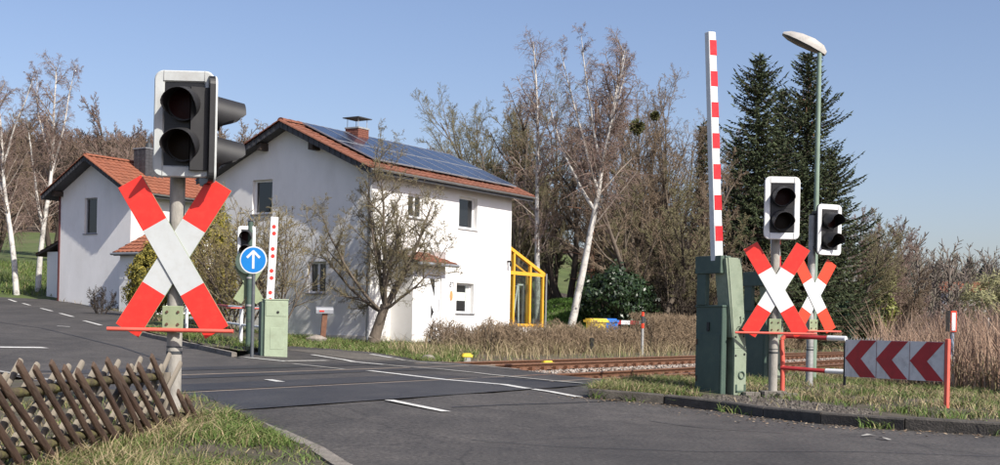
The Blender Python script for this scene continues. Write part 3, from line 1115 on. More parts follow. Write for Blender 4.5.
def barrier(label, loc, rz, ztop, s=1.0, short=False):
    root = thing('level_crossing_barrier', label, 'barrier', loc, rz, 'level crossing barriers with the boom raised')
    a = MB()
    a.box(-.22, -.13, -.30, .28, -.15, 1.27, c=.01)
    hs = a.build('drive_housing', m_green, root)
    l = MB()
    l.box(-.232, -.122, -.31, .29, 1.27, 1.30)
    l.build('housing_lid', m_green, hs, bevel=.006)
    dr = MB()
    dr.box(-.228, -.22, -.26, .24, .06, .90)
    for hz_ in (.22, .74):
        hg = MB()
        hg.tube((-.232, .235, hz_), (-.232, .235, hz_ + .08), .012, .012, 8)
        hg.build('hinge', m_bolt, hs)
    dr.build('housing_door', m_green, hs, bevel=.004)
    k = MB()
    k.box(-.234, -.22, -.03, .02, .96, 1.06)
    k.tube((-.22, -.005, .96), (-.236, -.005, .96), .03, .03, 10)
    k.build('lock', m_black, hs)
    # recessed middle section with two vertical ribs
    b = MB()
    b.box(-.13, -.05, -.20, .24, -.15, 1.22)
    b.box(-.105, -.085, -.235, -.20, .0, 1.18)
    b.build('middle_section', m_green, hs)
    # right casing, tapered upper lever
    c = MB()
    c.box(-.03, .17, -.32, .20, -.12, 1.18, c=.012)
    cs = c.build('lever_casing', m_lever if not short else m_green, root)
    d = MB()
    x0b, x1b, x0t, x1t = -.05, .155, -.20, .04
    for yb0, yb1 in ((-.375, -.325),):
        vs = [(x0b, yb0, .70), (x1b, yb0, .70), (x1b, yb1, .70), (x0b, yb1, .70), (x0t, yb0, 1.96), (x1t, yb0, 1.96), (x1t, yb1, 1.96), (x0t, yb1, 1.96)]
        d.add(vs, [(0, 3, 2, 1), (4, 5, 6, 7), (0, 1, 5, 4), (1, 2, 6, 5), (2, 3, 7, 6), (3, 0, 4, 7)])
    # side flange of the lever
    vs = [(x0b - .03, -.36, .85), (x0b + .01, -.36, .85), (x0b + .01, -.1, .85), (x0b - .03, -.1, .85), (x0t - .03, -.36, 1.95), (x0t + .01, -.36, 1.95), (x0t + .01, -.1, 1.95), (x0t - .03, -.1, 1.95)]
    d.add(vs, [(0, 3, 2, 1), (4, 5, 6, 7), (0, 1, 5, 4), (1, 2, 6, 5), (2, 3, 7, 6), (3, 0, 4, 7)])
    d.box(x0b, x1b + .01, -.375, -.325, .05, .70)
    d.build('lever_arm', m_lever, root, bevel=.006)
    e = MB()
    e.box(-.25, -.18, .04, .24, 1.30, 1.98)
    e.build('lever_arm', m_green, root, bevel=.006)
    h = MB()
    h.box(-.27, -.20, -.30, .26, 1.74, 1.99)
    h.box(-.20, -.10, -.32, .20, 1.93, 1.985)
    h.build('lever_head', m_green, root, bevel=.01)
    # small marks and holes on the lit face
    mk = MB()
    yk = -.377
    MX = -.165
    TMX = Matrix.Translation((MX, 0, 0))
    mk.box(.20, .213, yk - .001, yk + .002, 1.05, 1.15, 0, TMX)
    mk.box(.188, .20, yk - .001, yk + .002, 1.125, 1.14, 0, TMX)
    for x, z, r_ in ((.125, .86, .016), (.27, .87, .014), (.27, .90, .009), (.135, .60, .016), (.29, .62, .018), (.26, 1.12, .010), (.26, 1.06, .009)):
        mk.tube((x + MX, yk + .002, z), (x + MX, yk - .002, z), r_, r_, 8)
    for i in range(10):
        a0 = R(-60 + i * 26)
        mk.tube((.185 + MX + .05 * math.cos(a0), yk + .002, .95 + .055 * math.sin(a0)), (.185 + MX + .05 * math.cos(a0), yk - .002, .95 + .055 * math.sin(a0)), .008, .008, 6)
    mk.box(.18, .20, yk - .001, yk + .002, .92, .985, 0, TMX)
    mk.box(.16, .22, yk - .0015, yk + .002, .938, .952, 0, TMX)
    mk.build('stencil_marks', m_black, cs)
    sl = MB()
    sl.box(.14, .32, -.386, -.377, .09, .115, 0, TMX)
    sl.box(.14, .165, -.386, -.377, .09, .2, 0, TMX)
    sl.box(.295, .32, -.386, -.377, .09, .2, 0, TMX)
    sl.build('chain_bracket', m_green, cs)
    sl = MB()
    for i in range(12):
        a0, a1 = 2 * math.pi * i / 12, 2 * math.pi * (i + 1) / 12
        sl.tube((.24 + MX + .05 * math.cos(a0), -.385, .33 + .05 * math.sin(a0)), (.24 + MX + .05 * math.cos(a1), -.385, .33 + .05 * math.sin(a1)), .009, .009, 6)
    sl.build('chain_ring', m_green, cs)
    boom(root, 1.80, ztop, -.19 if not short else .17, -.13, .145, .11, .88, .43 if not short else .4)
    return root


p = W(719, 397, 18.0)
zb = .07
barrier('tall dark green barrier drive with the long striped boom raised against the sky', (p.x, p.y, zb), R(30), W(709, 37, 18).z - zb)
p = W(762, 386, 22.6)
barrier('second green barrier drive half hidden behind the near cross and its post', (p.x, p.y, gz(p.x, p.y)), R(30), 3.6, short=True)

# far left: pale green cabinet with a short boom
p = W(273, 350, 28.6)
zb = gz(p.x, p.y) + .05
root = thing('level_crossing_barrier', 'pale green barrier cabinet by the house with short white boom of red dots', 'barrier', (p.x, p.y, zb), R(17), 'level crossing barriers with the boom raised')
a = MB()
a.box(-.23, .29, -.25, .25, -.15, 1.2, c=.012)
hs = a.build('drive_housing', m_greenl, root)
l = MB()
l.box(-.245, .305, -.265, .265, 1.2, 1.225)
l.build('housing_lid', m_greenl, hs, bevel=.006)
l = MB()
l.box(-.2, .26, -.258, -.25, .84, 1.17)
l.build('housing_door', m_greenl, hs, bevel=.003)
l = MB()
l.box(-.1, .2, -.256, -.25, .1, .58)
l.build('vent_plate', m_greenl, hs, bevel=.003)
l = MB()
l.tube((.06, -.252, .93), (.06, -.27, .93), .03, .03, 10)
l.build('lock', m_black, hs)
l = MB()
l.box(-.30, -.23, -.2, .3, -.1, 1.16)
l.build('shaded_side', m_green, hs, bevel=.006)  # added slab: the cabinet's shaded side put in as a darker green
T = Matrix.Translation((-.10, -.05, 1.15)) @ Matrix.Rotation(R(2), 4, 'Y')
b = MB()
b.box(-.085, .085, -.035, .035, 0, 1.92, 0, T)
bo = b.build('boom', m_white, root, bevel=.01)
for i, z in enumerate((.06, .22, .55, .71, 1.04, 1.2, 1.55, 1.70)):
    q = MB()
    q.tube(T @ Vector((.005 * (-1) ** i, -.034, z)), T @ Vector((.005 * (-1) ** i, -.042, z)), .045, .045, 12)
    q.build('red_reflector', m_red, bo)

# blue sign with a white arrow
p = W(253.5, 260, 27.6)
zb = gz(p.x, p.y)
root = thing('road_sign', 'round blue sign with a white upward arrow on a grey post', 'road sign', (p.x, p.y, zb), R(-3))
zc = p.z - zb
q = MB()
q.tube((0, .04, -.3), (0, .04, zc + .2), .038, .038, 14)
q.build('post', M('dark_steel_post', (.12, .13, .14), .5, .2, 6, metal=.3), root, True)
q = MB()
q.tube((0, 0, zc), (0, -.012, zc), .30, .30, 40)
dsk = q.build('sign_disc', m_white, root)
q = MB()
q.tube((0, -.012, zc), (0, -.015, zc), .272, .272, 40)
q.build('blue_face', m_blue, dsk)
q = MB()
q.box(-.026, .026, -.019, -.015, zc - .19, zc + .15)
for sx in (-1, 1):
    T = Matrix.Translation((0, -.0205 + .001 * sx, zc + .19)) @ Matrix.Rotation(sx * R(45), 4, 'Y')
    q.box(-.026, .026, 0, .004, -.20, .01, 0, T)
q.build('arrow', m_rwhite, dsk)

# railing by the far pavement
root = thing('railing', 'low tubular railing in red and white behind the far kerb', 'railing', G(205, 345), 0)
o0 = Vector(root.location)
tops = [W(190, 303, 36), W(216, 305, 34), W(243, 307.5, 31.5), W(262, 308.5, 30.2)]
mid = [W(190, 318, 36), W(216, 321, 34), W(243, 325, 31.5), W(262, 327, 30.2)]
for k, row in enumerate((tops, mid)):
    for i in range(3):
        a, b = row[i] - o0, row[i + 1] - o0
        m1 = a.lerp(b, .5)
        q = MB()
        q.tube(a, m1, .03, .03, 10)
        q.build('red_rail' if k == 0 else 'rail', m_tube if k == 0 else m_rwhite, root, True)
        q = MB()
        q.tube(m1, b, .0301, .0301, 10)
        q.build('white_rail', m_rwhite, root, True)
for px, Y, yt in ((187, 36.2, 303), (241.5, 31.6, 307)):
    a = W(px, yt, Y)
    q = MB()
    q.tube(Vector((a.x, a.y, gz(a.x, a.y) - .1)) - o0, a - o0, .045, .045, 10)
    q.build('railing_post', m_rwhite, root, True)

# ------------------------------------------------------------------ chevron board and tube gate
pl = W(845, 357, 17.2)
pr = W(944.5, 363, 15.9)
ax = Vector((pr.x - pl.x, pr.y - pl.y, 0))
Lb = ax.length
az = math.atan2(ax.y, ax.x)
root = thing('chevron_board', 'long board of red arrows on white at the edge of the verge', 'traffic sign', (pl.x, pl.y, .06), az)
zc = (pl.z + pr.z) / 2 - .06
hb = .50
pw = Lb / 3
drop = (pr.z - pl.z) / Lb
for i in range(3):
    x0 = i * pw
    q = MB()
    q.box(x0 + .001, x0 + pw - .001, 0, .012, zc - hb / 2, zc + hb / 2)
    q.box(x0 + .006, x0 + pw - .006, .012, .03, zc - hb / 2, zc - hb / 2 + .015)
    pn = q.build('chevron_panel', m_chevw, root)
    s_ = MB()
    s_.box(x0 + pw - .003, x0 + pw + .003, -.0055, .02, zc - hb / 2, zc + hb / 2 - .01)
    s_.build('panel_joint', M('rusty_joint', (.30, .20, .19), .7, .3, 9), root)
for tipf in (.004, .325, .67):
    tip, w2, k = Lb * tipf, Lb * .165, Lb * .160
    c = MB()
    for sgn in (1, -1):
        z1, z0 = zc + sgn * (hb / 2 - .004), zc
        pts = [(tip, z0), (tip + w2, z0), (min(tip + k + w2, Lb - .01), z1), (tip + k, z1)]
        vs = [(x, -.004, z) for x, z in pts] + [(x, -.0005, z) for x, z in pts]
        f = [(0, 1, 2, 3), (0, 4, 5, 1), (1, 5, 6, 2), (2, 6, 7, 3), (3, 7, 4, 0)]
        c.add(vs, f if sgn > 0 else [tuple(reversed(g)) for g in f])
    c.build('red_chevron', m_chevr, root)
q = MB()
q.box(Lb + .012, Lb + .062, -.02, .035, -.2, zc + hb / 2 + .04)
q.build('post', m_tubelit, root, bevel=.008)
q = MB()
q.box(-.025, .0, .0, .03, zc - hb / 2 - .12, zc + hb / 2 - .05)
q.build('end_bracket', m_black, root)
# little spikes along the top
q = MB()
for i in range(12):
    x = .03 + i * .05
    q.tube((x, .02, zc + hb / 2), (x + .015, .02, zc + hb / 2 + .035), .008, .002, 5)
q.build('wire_spikes', m_galv, root)

root = thing('tube_gate', 'red tubular gate with white sleeves joining the chevron board', 'gate', (W(782, 398, 17.9).x, 17.9, .06), 0)
o0 = Vector(root.location)
a = W(783, 336, 17.9) - o0
b = W(828, 338, 17.6) - o0
b2 = W(846, 338.7, 17.4) - o0
c0 = W(781, 367.5, 17.9) - o0
c1 = W(826, 371, 17.6) - o0
c2 = W(846, 372, 17.4) - o0
q = MB()
q.tube((0, 0, -.2), (.0, 0, .5), .033, .033, 12)
q.tube((0, 0, .5), (a.x - .02, 0, a.z - .05), .033, .033, 12)
q.tube((a.x - .02, 0, a.z - .05), (a.x + .03, a.y, a.z), .033, .033, 12)
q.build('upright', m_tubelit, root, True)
for m0, m1, m2 in ((a + Vector((.03, 0, 0)), b, b2), (c0, c1, c2)):
    q = MB()
    q.tube(m0, m1, .03, .03, 12)
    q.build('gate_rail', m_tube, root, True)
    q = MB()
    q.tube(m1, m2, .037, .037, 12)
    q.build('white_sleeve', m_rwhite, root, True)

# ------------------------------------------------------------------ street lamp
p = W(812.5, 388, 23.6)
zb = gz(p.x, p.y)
root = thing('street_lamp', 'tall green street lamp with a flat boat shaped head', 'street lamp', (p.x, p.y, zb), 0)
pt = W(818, 52, 23.6)
Hh = pt.z - zb
q = MB()
q.tube((0, 0, -.3), (0, 0, 1.1), .065, .065, 14)
q.tube((0, 0, 1.1), (0, 0, Hh), .05, .042, 14)
q.build('lamp_pole', m_lampgreen, root, True)
# head: lofted boat, tilted up towards the road
ta = Vector((-.84, .20, .46)).normalized()
side = ta.cross(Vector((0, 0, 1))).normalized()
up = side.cross(ta).normalized()
o0 = Vector((0.06, 0.05, Hh - .02))
stn = [(-.06, .05, .07, .02), (.04, .12, .15, .03), (.25, .19, .19, .05), (.5, .20, .17, .06), (.70, .16, .12, .05), (.82, .07, .05, .02)]
topm, botm = MB(), MB()
for mbx, sg in ((topm, 1), (botm, -1)):
    vs, fs = [], []
    nn = 9
    for s_, w_, ht, hbm in stn:
        for j in range(nn):
            a = math.pi * j / (nn - 1)
            hh = ht if sg > 0 else hbm
            vs.append(o0 + ta * s_ + side * (w_ * math.cos(a)) + up * (sg * hh * math.sin(a)))
    for i in range(len(stn) - 1):
        for j in range(nn - 1):
            f = (i * nn + j, i * nn + j + 1, (i + 1) * nn + j + 1, (i + 1) * nn + j)
            fs.append(f)
    fs.append(tuple(range(nn)))
    fs.append(tuple((len(stn) - 1) * nn + j for j in range(nn)))
    mbx.add(vs, fs)
hd = topm.build('lamp_cover', M('lamp_cover_grey', (.42, .40, .37), .6, .1, 6, dirt=(.24, .22, .19), dscale=8, damt=.6), root, True)
botm.build('diffuser', M('lamp_glass_grey', (.10, .105, .10), .3, .2, 6), root, True)

# ------------------------------------------------------------------ small things beside the line
def marker(name, label, cat, loc):
    return thing(name, label, cat, loc, 0)


a = G(642, 352.5)
root = marker('marker_post', 'pale marker post with red top standing in front of the brown hedge', 'post', a)
hh = W(641.5, 312, a.y).z - a.z
q = MB()
q.tube((0, 0, -.2), (0, 0, hh * .60), .055, .05, 12)
q.build('post', m_galv, root, True)
q = MB()
q.tube((0, 0, hh * .60), (0, 0, hh * .72), .056, .056, 12)
q.tube((0, 0, hh * .90), (0, 0, hh), .05, .05, 12)
q.build('red_ring', m_orange, root, True)
q = MB()
q.tube((0, 0, hh * .72), (0, 0, hh * .90), .05, .05, 12)
q.box(.03, .11, -.04, .04, hh * .76, hh * .86)
q.build('dark_ring', m_band, root, True)
a = G(591.5, 352)
q = MB()
q.box(-.07, .07, -.06, .06, -.2, W(591, 338, a.y).z - a.z, c=.02)
tag(q.build('wooden_stump', m_black, None, loc=a), 'short black stump standing in the dry grass before the hedge', 'post')

for px, py, Y, lab in ((466.5, 358, None, 'yellow capped box at the path end near the lawn'), (530, 363.5, None, 'yellow and black box on the ground beside the far rails')):
    a = G(px, py)
    if py > 360:
        a = Vector(track_pt(D2 - .9, 0)).to_3d() * 0 + Vector((*track_pt(D2 - .35, 28.4), .06))
    root = thing('trackside_box', lab, 'box', a, R(20), 'yellow trackside boxes')
    q = MB()
    q.box(-.10, .10, -.08, .08, -.1, .03, c=.02)
    q.build('base', m_galv if py < 360 else m_black, root)
    q = MB()
    q.box(-.15, .15, -.10, .10, .03, .09, c=.03)
    q.box(-.11, .11, -.07, .07, .09, .125, c=.03)
    q.build('lid', m_yplastic, root)

# posts in the reeds
p = W(952, 345, 22)
root = thing('track_marker', 'slim blue grey post with a white red edged plate rising from the reeds', 'post', (p.x, p.y, gz(p.x, p.y)), 0)
zt = W(952, 311, 22).z - gz(p.x, p.y)
q = MB()
q.tube((0, 0, -.3), (0, 0, zt - .05), .032, .032, 10)
q.build('post', M('blue_grey_post', (.27, .33, .42), .5, .15, 6), root, True)
q = MB()
q.box(-.045, .055, -.05, -.035, zt - .36, zt)
pl_ = q.build('plate', m_orange, root)
q = MB()
q.box(-.03, .035, -.056, -.05, zt - .34, zt - .03)
q.build('white_face', m_rwhite, pl_)
q = MB()
q.box(-.10, -.062, -.05, .05, zt - .36, zt + .005)
q.build('side_box', m_black, root)
q = MB()
q.box(-.06, .03, -.05, .02, zt - .84, zt - .78)
q.build('clip', m_galv, root)
p = W(988, 322, 30)
root = thing('track_marker', 'dark plate on a thin post, seen from behind in the reeds', 'post', (p.x, p.y, gz(p.x, p.y)), 0)
zt = p.z - gz(p.x, p.y)
q = MB()
q.tube((0, 0, -.3), (0, 0, zt + .1), .03, .03, 8)
q.build('post', m_galv, root)
q = MB()
q.box(-.13, -.035, -.02, -.01, zt - .1, zt + .1)
q.box(.035, .13, -.02, -.01, zt - .1, zt + .1)
q.build('plate', m_black, root)


# ------------------------------------------------------------------ houses
def wall_plane(mb, O, U, Wd, H, ops, depth, mi=0, rv=0, N=None):
    """rectangular wall with openings and reveals. O origin, U unit along, N outward normal"""
    O, U, N = Vector(O), Vector(U), Vector(N)
    us = sorted(set([0, Wd] + [v for o in ops for v in (o[0], o[1])]))
    zs = sorted(set([0, H] + [v for o in ops for v in (o[2], o[3])]))
    Z = Vector((0, 0, 1))

    def P(u, z, d=0):
        return O + U * u + Z * z - N * d
    flip = U.cross(Z).dot(N) < 0

    def quad(a, b, c, d, m_):
        vs = [a, b, c, d]
        mb.add(vs, [(3, 2, 1, 0) if flip else (0, 1, 2, 3)], m_)
    for i in range(len(us) - 1):
        for j in range(len(zs) - 1):
            um, zm = (us[i] + us[i + 1]) / 2, (zs[j] + zs[j + 1]) / 2
            if any(o[0] < um < o[1] and o[2] < zm < o[3] for o in ops):
                continue
            quad(P(us[i], zs[j]), P(us[i + 1], zs[j]), P(us[i + 1], zs[j + 1]), P(us[i], zs[j + 1]), mi)
    for u0, u1, z0, z1 in [o[:4] for o in ops]:
        quad(P(u0, z0), P(u1, z0), P(u1, z0, depth), P(u0, z0, depth), rv)
        quad(P(u0, z1, depth), P(u1, z1, depth), P(u1, z1), P(u0, z1), rv)
        quad(P(u0, z0), P(u0, z0, depth), P(u0, z1, depth), P(u0, z1), rv)
        quad(P(u1, z0, depth), P(u1, z0), P(u1, z1), P(u1, z1, depth), rv)


def window(root, O, U, N, u0, u1, z0, z1, depth, mull=None, curtain=False, sill=True, frame=m_pvc, fw=.07, shade=False):
    O, U, N = Vector(O), Vector(U), Vector(N)
    T = Matrix((( U.x, -N.x, 0, 0), (U.y, -N.y, 0, 0), (0, 0, 1, 0), (0, 0, 0, 1)))
    T = Matrix.Translation(O) @ T
    f = MB()
    y0, y1 = depth - .03, depth + .05
    f.box(u0, u0 + fw, y0, y1, z0, z1, 0, T)
    f.box(u1 - fw, u1, y0, y1, z0, z1, 0, T)
    f.box(u0 + fw, u1 - fw, y0, y1, z0, z0 + fw, 0, T)
    f.box(u0 + fw, u1 - fw, y0, y1, z1 - fw, z1, 0, T)
    for mu in (mull or []):
        um = u0 + (u1 - u0) * mu
        f.box(um - .04, um + .04, y0 - .004, y1, z0 + fw, z1 - fw, 0, T)
    fr = f.build('window', frame, root)
    g = MB()
    g.box(u0 + fw, u1 - fw, depth + .005, depth + .015, z0 + fw, z1 - fw, 0, T)
    g.build('pane', m_pane, fr)
    if curtain:
        c = MB()
        c.box(u0 + fw, u1 - fw - .1, depth - .001, depth + .004, z0 + (z1 - z0) * .42, z0 + (z1 - z0) * .70, 0, T)
        c.box(u1 - fw - .16, u1 - fw, depth - .001, depth + .004, z0 + fw, z1 - fw, 0, T)
        c.build('curtain', m_curtain, fr)
    if sill:
        s = MB()
        s.box(u0 - .05, u1 + .05, -.05, depth - .03, z0 - .035, z0 + .004, 0, T)
        s.build('sill', m_sill if sill is True else sill, fr)
    return fr


def tile_field(root, O, U, V, L, S, mat, tw=.30, th=.34, name='roof_tiles'):
    """pantiles: U along the eave, V up the slope"""
    O, U, V = Vector(O), Vector(U).normalized(), Vector(V).normalized()
    N = U.cross(V).normalized()
    if N.z < 0:
        N = -N
    nc = max(2, int(round(L / tw))) * 4
    nr_ = max(1, int(round(S / th)))
    rg_ = random.Random(11)
    vs, fs = [], []
    for j in range(nr_):
        for e in (0, 1):
            v = S * (j + e) / nr_
            base_h = .045 if e == 0 else .012
            for i in range(nc + 1):
                u = L * i / nc
                w = (.0, .028, .034, .018)[i % 4]
                vs.append(O + U * u + V * v + N * (base_h + w + (rg_.uniform(-.004, .004))))
    m_ = nc + 1
    for j in range(nr_):
        a = (2 * j) * m_
        for i in range(nc):
            fs.append((a + i, a + i + 1, a + m_ + i + 1, a + m_ + i))
            if j > 0:
                b = (2 * j - 1) * m_
                fs.append((b + i, b + i + 1, a + i + 1, a + i))
    # closed front edge of the lowest course
    k = len(vs)
    for i in range(nc + 1):
        vs.append(O + U * (L * i / nc) - N * .01)
    for i in range(nc):
        fs.append((k + i, k + i + 1, i + 1, i))
    mb = MB()
    mb.add(vs, fs)
    return mb.build(name, mat, root, kind='stuff')


def tile_row(root, A, B, up, n, w, h, mat, name):
    """separate half-round tiles from A to B"""
    A, B, up = Vector(A), Vector(B), Vector(up).normalized()
    t = (B - A)
    L = t.length / n
    t.normalize()
    sd_ = t.cross(up).normalized()
    me = None
    rot = Matrix((t, sd_, up)).transposed().to_4x4()
    for i in range(n):
        if me is None:
            mb = MB()
            k = 7
            vs = []
            for x, sc_ in ((0, 1.08), (L * 1.03, .94)):
                for j in range(k):
                    a = math.pi * j / (k - 1)
                    vs.append((x, math.cos(a) * w * sc_, math.sin(a) * h * sc_))
            fs = [(j, j + 1, k + j + 1, k + j) for j in range(k - 1)] + [tuple(range(k - 1, -1, -1)), tuple(range(k, 2 * k))]
            mb.add(vs, fs)
            o = mb.build(name, mat, root)
            me = o.data
        else:
            o = obj(name, me, root)
        o.matrix_local = Matrix.Translation(A + t * (L * i)) @ rot


def gabled_roof(root, L, Wd, eave, pitch, oh_l, oh_r, oh_e, tilem, ridge_n, verge_n, thick=.16, far_verge=True):
    """local frame: x along the ridge, y across; wall from y=0..Wd, x=0..L"""
    tp = math.tan(pitch)
    x0, x1 = -oh_l, L + oh_r
    hz_ = eave + Wd / 2 * tp
    yc = Wd / 2
    rf = MB()
    e0 = eave - oh_e * tp
    # deck as two slabs
    for sgn in (0, 1):
        ye = -oh_e if sgn == 0 else Wd + oh_e
        vs = [(x0, ye, e0), (x1, ye, e0), (x1, yc, hz_), (x0, yc, hz_)]
        dn = Vector((0, 0, -thick))
        vs += [tuple(Vector(v) + dn) for v in vs]
        fs = [(0, 1, 2, 3), (7, 6, 5, 4), (0, 4, 5, 1), (1, 5, 6, 2), (2, 6, 7, 3), (3, 7, 4, 0)]
        rf.add(vs, fs if sgn == 0 else [tuple(reversed(f)) for f in fs])
    roof = rf.build('roof', m_slate, root)
    S = (yc + oh_e) / math.cos(pitch)
    tile_field(roof, (x0, -oh_e, e0), (1, 0, 0), (0, math.cos(pitch), math.sin(pitch)), x1 - x0, S, tilem)
    tile_field(roof, (x0, Wd + oh_e, e0), (1, 0, 0), (0, -math.cos(pitch), math.sin(pitch)), x1 - x0, S, tilem)
    tile_row(roof, (x0 - .02, yc, hz_ + .03), (x1, yc, hz_ + .03), (0, 0, 1), ridge_n, .13, .10, tilem, 'ridge_tile')
    for xx in ((x0,) + ((x1,) if far_verge else ())):
        for ye in (-oh_e, Wd + oh_e):
            up = Vector((0, -math.sin(pitch) if ye < 0 else math.sin(pitch), math.cos(pitch)))
            tile_row(roof, (xx, ye, e0 + .015), (xx, yc, hz_ + .015), up, verge_n, .10, .075, tilem, 'verge_tile')
    # slate clad barge boards on the near gable
    bb = MB()
    n = 34
    for ye in (-oh_e, Wd + oh_e):
        for i in range(n):
            f0, f1 = i / n, (i + .93) / n
            ya, yb = ye + (yc - ye) * f0, ye + (yc - ye) * f1
            za, zb_ = e0 + (hz_ - e0) * f0, e0 + (hz_ - e0) * f1
            off = .012 * (i % 2)
            xx = x0 - .03 - off
            vs = [(xx, ya, za - .2), (xx, yb, zb_ - .2), (xx, yb, zb_ - .005), (xx, ya, za - .005),
                  (xx + .025, ya, za - .2), (xx + .025, yb, zb_ - .2), (xx + .025, yb, zb_ - .005), (xx + .025, ya, za - .005)]
            bb.add(vs, [(0, 1, 2, 3), (7, 6, 5, 4), (0, 4, 5, 1), (1, 5, 6, 2), (2, 6, 7, 3), (3, 7, 4, 0)])
    bb.build('verge_slates', m_slate, roof, kind='stuff')
    # gutter along the two eaves
    for ye in (-oh_e - .05, Wd + oh_e + .05):
        gm = MB()
        k = 7
        vs = []
        for x in (x0 + .02, x1 - .02):
            for j in range(k):
                a = math.pi + math.pi * j / (k - 1)
                vs.append((x, ye + .065 * math.cos(a), e0 + .0 + .065 * math.sin(a)))
            for j in range(k):
                a = 2 * math.pi - math.pi * j / (k - 1)
                vs.append((x, ye + .055 * math.cos(a), e0 + .0 + .055 * math.sin(a)))
        m_ = 2 * k
        gm.add(vs, [(j, (j + 1) % m_, m_ + (j + 1) % m_, m_ + j) for j in range(m_)] + [tuple(range(m_ - 1, -1, -1)), tuple(range(m_, 2 * m_))])
        gm.build('gutter', m_zinc, roof, True)
    return roof, hz_, e0


AZ = math.atan2(.838, .545)
# main house
HB = .52
hx, hy = -4.21, 39.7
house = thing('house', 'white two storey house with solar panels on its tiled roof', 'house', (hx, hy, HB), AZ)
HL, HW, HE, HP = 8.35, 6.7, 5.36, R(24)
gx_ops = [(1.66, 2.44, 1.44, 2.46), (4.05, 4.94, 4.06, 5.20)]
lx_ops = [(2.07, 2.88, 4.0, 4.78), (4.98, 6.1, 3.88, 4.98), (4.92, 5.98, .93, 1.98)]
wm = MB()
wall_plane(wm, (0, 0, -.4), (0, 1, 0), HW, HE + .4, [(a, b, c + .4, d + .4) for a, b, c, d in gx_ops], .22, 0, 0, (-1, 0, 0))
wall_plane(wm, (0, 0, -.4), (1, 0, 0), HL, HE + .4, [(a, b, c + .4, d + .4) for a, b, c, d in lx_ops], .26, 1, 1, (0, -1, 0))
wall_plane(wm, (HL, 0, -.4), (0, 1, 0), HW, HE + .4, [], .2, 1, 1, (1, 0, 0))
wall_plane(wm, (0, HW, -.4), (1, 0, 0), HL, HE + .4, [], .2, 1, 1, (0, 1, 0))
hzz = HE + HW / 2 * math.tan(HP)
for xx in (0, HL):
    wm.add([(xx, 0, HE), (xx, HW, HE), (xx, HW / 2, hzz)], [(0, 1, 2)], 0 if xx == 0 else 1)
wm.build('wall', [m_greywall, m_whitewall], house)
pm = MB()
pm.box(-.015, HL + .015, -.015, HW + .015, -.4, .12)
pm.build('plinth', m_plinth, house)
window(house, (0, 0, 0), (0, 1, 0), (-1, 0, 0), *gx_ops[0], .16, mull=[.52], curtain=False)
window(house, (0, 0, 0), (0, 1, 0), (-1, 0, 0), *gx_ops[1], .16)
window(house, (0, 0, 0), (1, 0, 0), (0, -1, 0), *lx_ops[0], .10, mull=[.5])
window(house, (0, 0, 0), (1, 0, 0), (0, -1, 0), *lx_ops[1], .20, sill=m_pvc)
window(house, (0, 0, 0), (1, 0, 0), (0, -1, 0), *lx_ops[2], .20, curtain=True, sill=m_zinc)
roof, RZ, RE = gabled_roof(house, HL, HW, HE + .14, HP, .42, .78, .45, m_tile, 24, 13)
# purlin ends under the near verge
for y in (2.1, 4.35):
    zz = HE + .14 + min(y, HW - y) * math.tan(HP) - .17
    q = MB()
    q.box(-.38, .0, y - .09, y + .09, zz - .24, zz)
    q.build('purlin_end', m_darkwood, roof)
# downpipe on the corner
q = MB()
q.tube((.03, -.07, -.3), (.03, -.07, RE - .2), .045, .045, 10)
q.tube((.03, -.07, RE - .2), (.03, -.48, RE - .02), .045, .045, 10)
q.build('downpipe', m_zinc, house, True)
# solar panels
cp, sp = math.cos(HP), math.sin(HP)
base_y, base_z = -.45, HE + .14 - .45 * math.tan(HP)
pme = fme = None
NCOL = 8
pwid, phei = 1.03, 1.66
for r_ in range(2):
    for c_ in range(NCOL):
        x = .35 + c_ * (pwid + .02)
        v = .62 + r_ * (phei + .03)
        T = Matrix.Translation((x, base_y + v * cp, base_z + v * sp)) @ Matrix.Rotation(HP, 4, 'X') @ Matrix.Translation((0, 0, .13))
        if pme is None:
            q = MB()
            q.box(.035, pwid - .035, .035, phei - .035, .0, .036)
            po = q.build('solar_panel', m_panel, roof)
            pme = po.data
            f = MB()
            f.box(.008, .03, 0, phei, -.005, .04)
            f.box(pwid - .03, pwid - .008, 0, phei, -.005, .04)
            f.box(.03, pwid - .03, 0, .03, -.005, .04)
            f.box(.03, pwid - .03, phei - .03, phei, -.005, .04)
            fo = f.build('panel_frame', m_pframe, po)
            po.matrix_local = T
            # third level is a sub-part of the roof part: keep frames beside panels
            fo.parent = roof
            fo.matrix_local = T
            fme = fo.data
        else:
            obj('solar_panel', pme, roof).matrix_local = T
            obj('panel_frame', fme, roof).matrix_local = T
# chimney
cy = HW / 2 - .35
q = MB()
RZ -= .22
q.box(2.75, 3.30, cy - .28, cy + .28, RZ - .6, RZ + .42)
ch = q.build('chimney', m_brick, house)
q = MB()
q.box(2.72, 3.33, cy - .31, cy + .31, RZ + .42, RZ + .47)
for sx in (2.79, 3.26):
    for sy in (-.24, .24):
        q.tube((sx, cy + sy, RZ + .47), (sx, cy + sy, RZ + .78), .012, .012, 6)
q.build('cap_posts', m_galv, ch)
q = MB()
q.box(2.66, 3.39, cy - .36, cy + .36, RZ + .78, RZ + .81)
q.build('chimney_cap', m_slate, ch)
